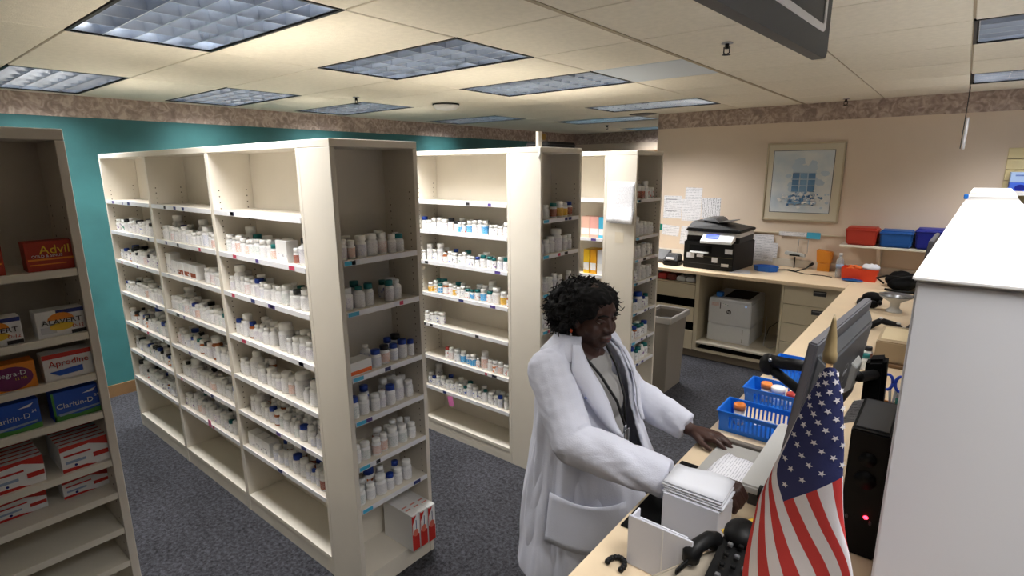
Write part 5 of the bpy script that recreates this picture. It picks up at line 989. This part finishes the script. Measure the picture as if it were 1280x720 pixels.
# skull, face, jaw
b.ell(hp(-.012, 0, .032), (.094, .074, .083), SK, 24, 16, HR); b.ell(hp(.026, 0, -.028), (.060, .066, .084), SK, 24, 16, HR); b.ell(hp(.046, 0, -.086), (.032, .036, .026), SK, 16, 10, HR)
b.ell(hp(.046, .036, -.034), (.034, .032, .034), SK, 14, 10, HR); b.ell(hp(.046, -.036, -.034), (.034, .032, .034), SK, 14, 10, HR); b.ell(hp(.012, .046, -.055), (.045, .026, .036), SK, 14, 10, HR); b.ell(hp(.012, -.046, -.055), (.045, .026, .036), SK, 14, 10, HR)
b.ell(hp(.062, 0, .034), (.018, .050, .018), SK, 14, 8, HR); cap(b, hp(.076, 0, .014), hp(.092, 0, -.024), .009, .014, SK); b.ell(hp(.084, .016, -.028), (.013, .011, .010), SK, 10, 8, HR); b.ell(hp(.084, -.016, -.028), (.013, .011, .010), SK, 10, 8, HR)
b.ell(hp(.078, 0, -.056), (.018, .027, .0085), SK, 14, 8, HR); b.ell(hp(.076, 0, -.068), (.018, .024, .0095), SK, 14, 8, HR); b.ell(hp(.03, 0, -.075), (.045, .05, .03), SK, 16, 10, HR)
for s_ in (-1, 1): b.ell(hp(-.012, s_ * .072, -.01), (.02, .009, .032), SK, 12, 8, HR)
# neck, torso
cap(b, hp(-.02, 0, -.05), (-1.065, 1.738, 1.32), .062, .07, SK); b.ell((-1.075, 1.735, 1.25), (.095, .15, .10), SK, 20, 12); b.ell((-1.05, 1.735, 1.13), (.11, .135, .14), SK, 20, 12); b.ell((-1.05, 1.735, .93), (.12, .15, .16), SK, 20, 12)
SR_, SL_ = Vector((-1.085, 1.555, 1.285)), Vector((-1.085, 1.915, 1.285)); ER, EL = Vector((-.915, 1.445, 1.095)), Vector((-.985, 2.0, 1.075)); WR, WL = Vector((-.585, 1.505, 1.045)), Vector((-.715, 1.985, .992))
cap(b, (-1.075, 1.735, 1.29), SR_, .06, .055, SK); cap(b, (-1.075, 1.735, 1.29), SL_, .06, .055, SK)
cap(b, SR_, ER, .052, .040, SK); cap(b, ER, WR, .040, .026, SK); cap(b, SL_, EL, .052, .040, SK); cap(b, EL, WL, .040, .026, SK)
for y_ in (1.65, 1.82): chain(b, [(-1.05, y_, .85), (-1.04, y_, .48), (-1.06, y_, .10)], [.085, .058, .04], SK); cap(b, (-1.08, y_, .045), (-.95, y_, .035), .036, .03, SK)
# left hand resting flat on the worktop
def hand(b, wrist, kn, fingers, thumb):
    for k_ in kn: cap(b, wrist, k_, .025, .0155, SK)
    for f in fingers: chain(b, f, [.0128, .0116, .0105, .0092][:len(f)], SK)
    chain(b, thumb, [.0135, .0115, .0092], SK)
kn = [Vector((-.633, 1.968, .984)), Vector((-.628, 1.990, .987)), Vector((-.632, 2.011, .984)), Vector((-.640, 2.030, .979))]
fl = []
for i, (k_, L_) in enumerate(zip(kn, (.068, .076, .07, .054))):
    d_ = Vector((1, (-.08, .02, .10, .18)[i], 0)).normalized(); fl.append([k_, k_ + d_ * L_ * .45 + Z_ * .001, k_ + d_ * L_ * .78 + Z_ * -.012, Vector(((k_ + d_ * L_).x, (k_ + d_ * L_).y, ZT + .0095))])
hand(b, WL + Vector((.015, 0, -.003)), kn, fl, [WL + Vector((.03, -.022, -.006)), Vector((-.648, 1.940, .972)), Vector((-.610, 1.928, .962))])
# right hand gripping papers behind the white box
kn2 = [Vector((-.440, 1.575, 1.065)), Vector((-.430, 1.553, 1.072)), Vector((-.432, 1.531, 1.068)), Vector((-.440, 1.511, 1.058))]
fl2 = [[k_, k_ + Vector((.034, .004, .000)), k_ + Vector((.050, .003, -.022)), k_ + Vector((.044, .001, -.042))] for k_ in kn2]
hand(b, WR + Vector((.03, .006, 0)), kn2, fl2, [Vector((-.525, 1.545, 1.045)), Vector((-.48, 1.585, 1.03)), Vector((-.435, 1.595, 1.02))])
link('body', remesh('body', b, .0038, 5), person)
# eyes, brows, lips
EW = mat('eye_white', S(210, 200, 192), .3); IR = mat('iris_dark', S(26, 16, 12), .2); LP = mat('lip_colour', S(92, 46, 44), .5)
for s_ in (-1, 1):
    e = MB().ell(hp(.066, s_ * .031, .006), (.0125, .0135, .0085), EW, 14, 10, HR).build('eye', person); MB().ell(hp(.0755, s_ * .031 - .001, .003), (.0042, .006, .005), IR, 12, 8, HR).build('iris', e)
    MB().tube([hp(.066, s_ * .046, .0095), hp(.0775, s_ * .034, .0095), hp(.079, s_ * .020, .0065)], [.004, .0075, .004], SK, 8).build('eyelid', person); MB().tube([hp(.070, s_ * .052, .026), hp(.083, s_ * .036, .033), hp(.088, s_ * .016, .028)], [.002, .0038, .003], M['hair'], 8).build('eyebrow', person)
MB().tube([hp(.080, -.022, -.0605), hp(.0895, -.008, -.056), hp(.091, 0, -.0575), hp(.0895, .008, -.056), hp(.080, .022, -.0605)], [.003, .0055, .005, .0055, .003], LP, 8).build('upper_lip', person); MB().tube([hp(.079, -.020, -.063), hp(.0885, 0, -.0685), hp(.079, .020, -.063)], [.003, .0068, .003], LP, 8).build('lower_lip', person)
# hair: rounded curly mass, fuller behind
rh = random.Random(21); b = MB(); b.ell(hp(-.035, 0, .034), (.100, .100, .080), M['hair'], 24, 16, HR); b.ell(hp(-.005, 0, .078), (.082, .086, .036), M['hair'], 20, 12, HR); b.ell(hp(.03, -.052, .045), (.035, .026, .042), M['hair'], 14, 10, HR); b.ell(hp(.03, .055, .04), (.035, .022, .042), M['hair'], 14, 10, HR); b.ell(hp(-.085, 0, -.02), (.090, .106, .085), M['hair'], 20, 14, HR)
CURL = []
for i in range(900):
    th, ph = math.acos(rh.uniform(-.75, 1)), rh.uniform(0, 2 * math.pi); d_ = Vector((math.sin(th) * math.cos(ph), math.sin(th) * math.sin(ph), math.cos(th)))
    p = Vector((-.052, 0, .0)) + Vector((d_.x * (.122 if d_.x < 0 else .128), d_.y * .116, d_.z * .106))
    if p.x > .02 and p.z < (.046 if p.y < -.03 else .058 if p.y < -.005 else .078 if p.y < .03 else .03): continue
    if p.x > .018 and p.z < .018: continue
    if p.x > -.025 and p.z < -.03: continue
    CURL.append((p, d_))
for p, d_ in CURL[:360]: b.ell(hp(*p), (rh.uniform(.010, .019),) * 3, M['hair'], 7, 5)
hairo = link('hair', remesh('hair', b, .0055, 1, fn=lambda p_: .006 * noise.noise(p_ * 70)), person)
b = MB()
for p, d_ in CURL:
    q = hp(*(p * .96 + Vector((-.052, 0, .0)) * .04)); D = HR @ d_; u_ = D.orthogonal().normalized(); v_ = D.cross(u_); r_ = rh.uniform(.004, .008); ph = rh.uniform(0, 6.28); lean = Vector((rh.uniform(-1, 1), rh.uniform(-1, 1), rh.uniform(-1.2, .4))) * .014
    b.tube([q + D * (.026 * k_ / 7) + lean * (k_ / 7) ** 2 + (u_ * math.cos(ph + k_ * 1.3) + v_ * math.sin(ph + k_ * 1.3)) * r_ for k_ in range(8)], [.0032, .0032, .003, .003, .0026, .0024, .002, .001], M['hair'], 4)
stuff(b.build('curls', hairo))
MB().ell(hp(-.012, -.086, -.05), (.006, .005, .009), mat('orange_bead', S(230, 90, 50), .4), 10, 8).build('earring', person)
MB().ell(hp(-.01, -.086, -.066), (.0045, .004, .006), M['offwhite'], 8, 6).build('earring_drop', person)
# shirt and trousers
b = MB(); SH = M['shirt']; b.ell((-1.07, 1.735, 1.24), (.108, .165, .085), SH, 24, 14); b.ell((-1.035, 1.735, 1.13), (.135, .155, .13), SH, 24, 14); b.ell((-1.025, 1.735, .99), (.135, .165, .13), SH, 24, 14); b.ell((-.985, 1.79, 1.15), (.075, .07, .075), SH, 16, 12); b.ell((-.985, 1.68, 1.15), (.075, .07, .075), SH, 16, 12)
def nick(p_): return .003 * noise.noise(Vector((p_.x * 10, p_.y * 26, p_.z * 8)))
sh_me = remesh('shirt', b, .007, 6, fn=nick); link('shirt', sh_me, person)
b = MB(); TR = mat('dark_trousers', S(58, 46, 56), .9); b.ell((-1.03, 1.735, .86), (.135, .17, .12), TR, 20, 12)
for y_ in (1.65, 1.82): chain(b, [(-1.03, y_, .84), (-1.03, y_, .48), (-1.06, y_, .09)], [.098, .078, .062], TR)
link('trousers', remesh('trousers', b, .012, 3), person)
for y_ in (1.65, 1.82):
    b = MB(); b.ell((-1.0, y_, .042), (.125, .045, .042), M['black'], 16, 10); me = b.mesh('shoe')
    for v in me.vertices: v.co.z = max(v.co.z, .002)
    link('shoe', me, person)
# coat shell
LEV = [(.44, -1.045, .245, .285, 4), (.60, -1.02, .262, .275, 5), (.75, -1.01, .258, .262, 6), (.88, -1.01, .236, .244, 8), (1.0, -1.025, .203, .223, 14), (1.10, -1.045, .174, .213, 22), (1.18, -1.050, .166, .209, 27), (1.25, -1.060, .150, .202, 32), (1.30, -1.070, .130, .186, 38), (1.335, -1.075, .108, .150, 44), (1.362, -1.078, .088, .108, 52), (1.385, -1.078, .080, .090, 58)]
def ringp(z, a, off=0):
    i = 0
    while i < len(LEV) - 2 and LEV[i + 1][0] < z: i += 1
    A, B = LEV[i], LEV[i + 1]; f = min(max((z - A[0]) / (B[0] - A[0]), 0), 1.0); f2 = f
    cx_, ra, rb, gp = [A[k_] + (B[k_] - A[k_]) * f2 for k_ in (1, 2, 3, 4)]
    c, s_ = math.cos(a), math.sin(a); e_ = 2 / 2.3
    return Vector((cx_ + (ra + off) * math.copysign(abs(c) ** e_, c), 1.735 + (rb + off) * math.copysign(abs(s_) ** e_, s_), z)), math.radians(gp)
CT = M['coat']; b = MB(); NA = 72; zs = [.44 + (1.385 - .44) * i / 46 for i in range(47)]; vo, vi = [], []
for z in zs:
    _, g = ringp(z, 0)
    for j in range(NA + 1):
        a_ = g + (2 * math.pi - 2 * g) * j / NA; vo.append(ringp(z, a_)[0]); vi.append(ringp(z, a_, -.016)[0])
n0 = len(vo); W_ = NA + 1; fs = []
for i in range(46):
    for j in range(NA): k_ = i * W_ + j; fs.append((k_, k_ + 1, k_ + W_ + 1, k_ + W_)); fs.append((n0 + k_, n0 + k_ + W_, n0 + k_ + W_ + 1, n0 + k_ + 1))
for i in range(46):
    for j in (0, NA): k_ = i * W_ + j; q_ = (k_, k_ + W_, n0 + k_ + W_, n0 + k_); fs.append(q_ if j == 0 else q_[::-1])
for j in range(NA):
    k_ = j; fs.append((k_, n0 + k_, n0 + k_ + 1, k_ + 1)); k_ = 46 * W_ + j; fs.append((k_, k_ + 1, n0 + k_ + 1, n0 + k_))
b.add(vo + vi, fs, CT)
for S_, E_, W__, rr_ in ((SR_, ER, WR, (.088, .076, .062)), (SL_, EL, WL, (.088, .074, .056))):
    W2 = E_ + (W__ - E_) * .96; cap(b, S_ + Vector((0, 0, -.012)), E_, rr_[0], rr_[1], CT)
    d_ = (W2 - E_).normalized(); b.tube([E_ - d_ * .02, E_, E_.lerp(W2, .33), E_.lerp(W2, .66), W2], [rr_[1] * .6, rr_[1], rr_[1] * .98, rr_[1] * .92, rr_[2]], CT, 20)
    cap(b, Vector((-1.08, 1.735 + (S_.y - 1.735) * .55, 1.318)), S_ + Vector((0, 0, -.004)), .055, .075, CT)
def folds(p_):
    best = 0; d0 = 9
    for S_, E_, W__ in ((SR_, ER, WR), (SL_, EL, WL)):
        for A, B in ((S_, E_), (E_, W__)):
            ab = B - A; k_ = max(0, min(1, (p_ - A).dot(ab) / ab.length_squared)); dd = (p_ - A - ab * k_).length
            if dd < d0:
                d0 = dd; ax_ = ab.normalized(); al = (p_ - A).dot(ax_); rad = p_ - A - ab * k_; ang = rad.normalized() if rad.length > 1e-6 else Z_
                tw = noise.noise(ang * 1.3 + A * 3) * .05; x_ = al + tw; best = .0075 * noise.noise(Vector((x_ * 13 + ang.z * 1.2, ang.x * 1.1 + A.y * 7, ang.z * 1.1))) + .0025 * noise.noise(Vector((x_ * 34 - ang.z * 2, ang.x * 1.5 + 5, ang.z * 1.5)))
    a_ = math.atan2(p_.y - 1.735, p_.x + 1.045); lo = min(1, max(0, (1.15 - p_.z) / .35))
    body_ = (.026 * lo + .004) * noise.noise(Vector((math.cos(a_) * 4.2, math.sin(a_) * 4.2, p_.z * 1.8 + 7))) + .006 * noise.noise(Vector((p_.x * 14, p_.y * 14, p_.z * 9)))
    k_ = min(1, max(0, (d0 - .085) / .035)); return best * (1 - k_) + body_ * k_
coat = link('lab_coat', remesh('lab_coat', b, .0065, 4, fn=folds), person)
def panel(nm, rows_, th, mt=CT, par=coat):
    o = sheet(nm, rows_, mt, par, th); return o
for s_ in (-1, 1):   # lapels: fold back from the opening edge
    rows_ = []
    for i in range(15):
        z = 1.06 + (1.372 - 1.06) * i / 14; g = ringp(z, 0)[1]; k_ = i / 14; wd_ = math.radians(4 + 22 * math.sin(min(1, k_ * 1.15) * math.pi * .62)) * (1 if z < 1.3 else 1 - (z - 1.3) / .072 * .35)
        rows_.append([ringp(z, s_ * (g - math.radians(2) + wd_ * q / 5), .019 + .010 * math.sin(math.pi * q / 5))[0] for q in range(6)])
    panel('lapel', rows_, .005)
rows_ = []
for i in range(6):
    z = 1.325 + .070 * math.sin(i / 5 * math.pi * .55); off = .018 - .0045 * i
    rows_.append([ringp(min(z, 1.385), math.radians(50) + math.radians(260) * q / 24, off)[0] + Z_ * max(0, z - 1.385) for q in range(25)])
panel('collar', rows_, .005)
rows_ = [[ringp(.66 + .19 * i / 8 - (.012 * math.sin(math.pi * q / 8) if i == 8 else 0), math.radians(-30 - 62 * q / 8), .017)[0] for q in range(9)] for i in range(9)]
panel('pocket', rows_, .005)
rows_ = [[ringp(1.10 + .11 * i / 5, math.radians(52 + 26 * q / 5), .014)[0] for q in range(6)] for i in range(6)]; panel('chest_pocket', rows_, .004)
p = ringp(1.215, math.radians(-52), .0285)[0]; r_ = (ringp(1.215, math.radians(-44), .02)[0] - p).normalized(); MB().tube([p + r_ * (.004 * q) + Z_ * (.004 * math.sin(q * 1.9)) for q in range(14)], .0016, mat('blue_thread', S(60, 100, 190), .7), 5).build('embroidery', coat)
for s_ in (-1, 1): MB().tube([ringp(z_, math.radians(s_ * 178), .012)[0] for z_ in (1.12, .9, .7, .5)], .002, mat('coat_seam', S(206, 208, 220), .9), 5).build('back_seam', coat)
# lanyard with badge and keys
LB_ = mat('black_strap', S(16, 16, 18), .6); end = Vector((-.868, 1.735, 1.055))
for s_ in (-1, 1): MB().tube([Vector((-1.10, 1.735 + s_ * .07, 1.375)), Vector((-1.02, 1.735 + s_ * .088, 1.345)), Vector((-.945, 1.735 + s_ * .062, 1.26)), Vector((-.89, 1.735 + s_ * .03, 1.16)), end], .0055, LB_, 6).build('lanyard_strap', person)
bd = MB().box(end.x - .003, end.x + .005, end.y - .022, end.y + .022, end.z - .10, end.z - .025, M['paper']).build('badge', person, .002); MB().cyl(end - Z_ * .03, end + Z_ * .006, .006, M['silver']).build('badge_clip', bd)
for i in range(3): MB().box(end.x + .006, end.x + .010, end.y - .018 + i * .013, end.y - .008 + i * .013, end.z - .065 - i * .012, end.z - .01, M['silver'] if i != 1 else M['darkgrey']).build('key', bd, .001)
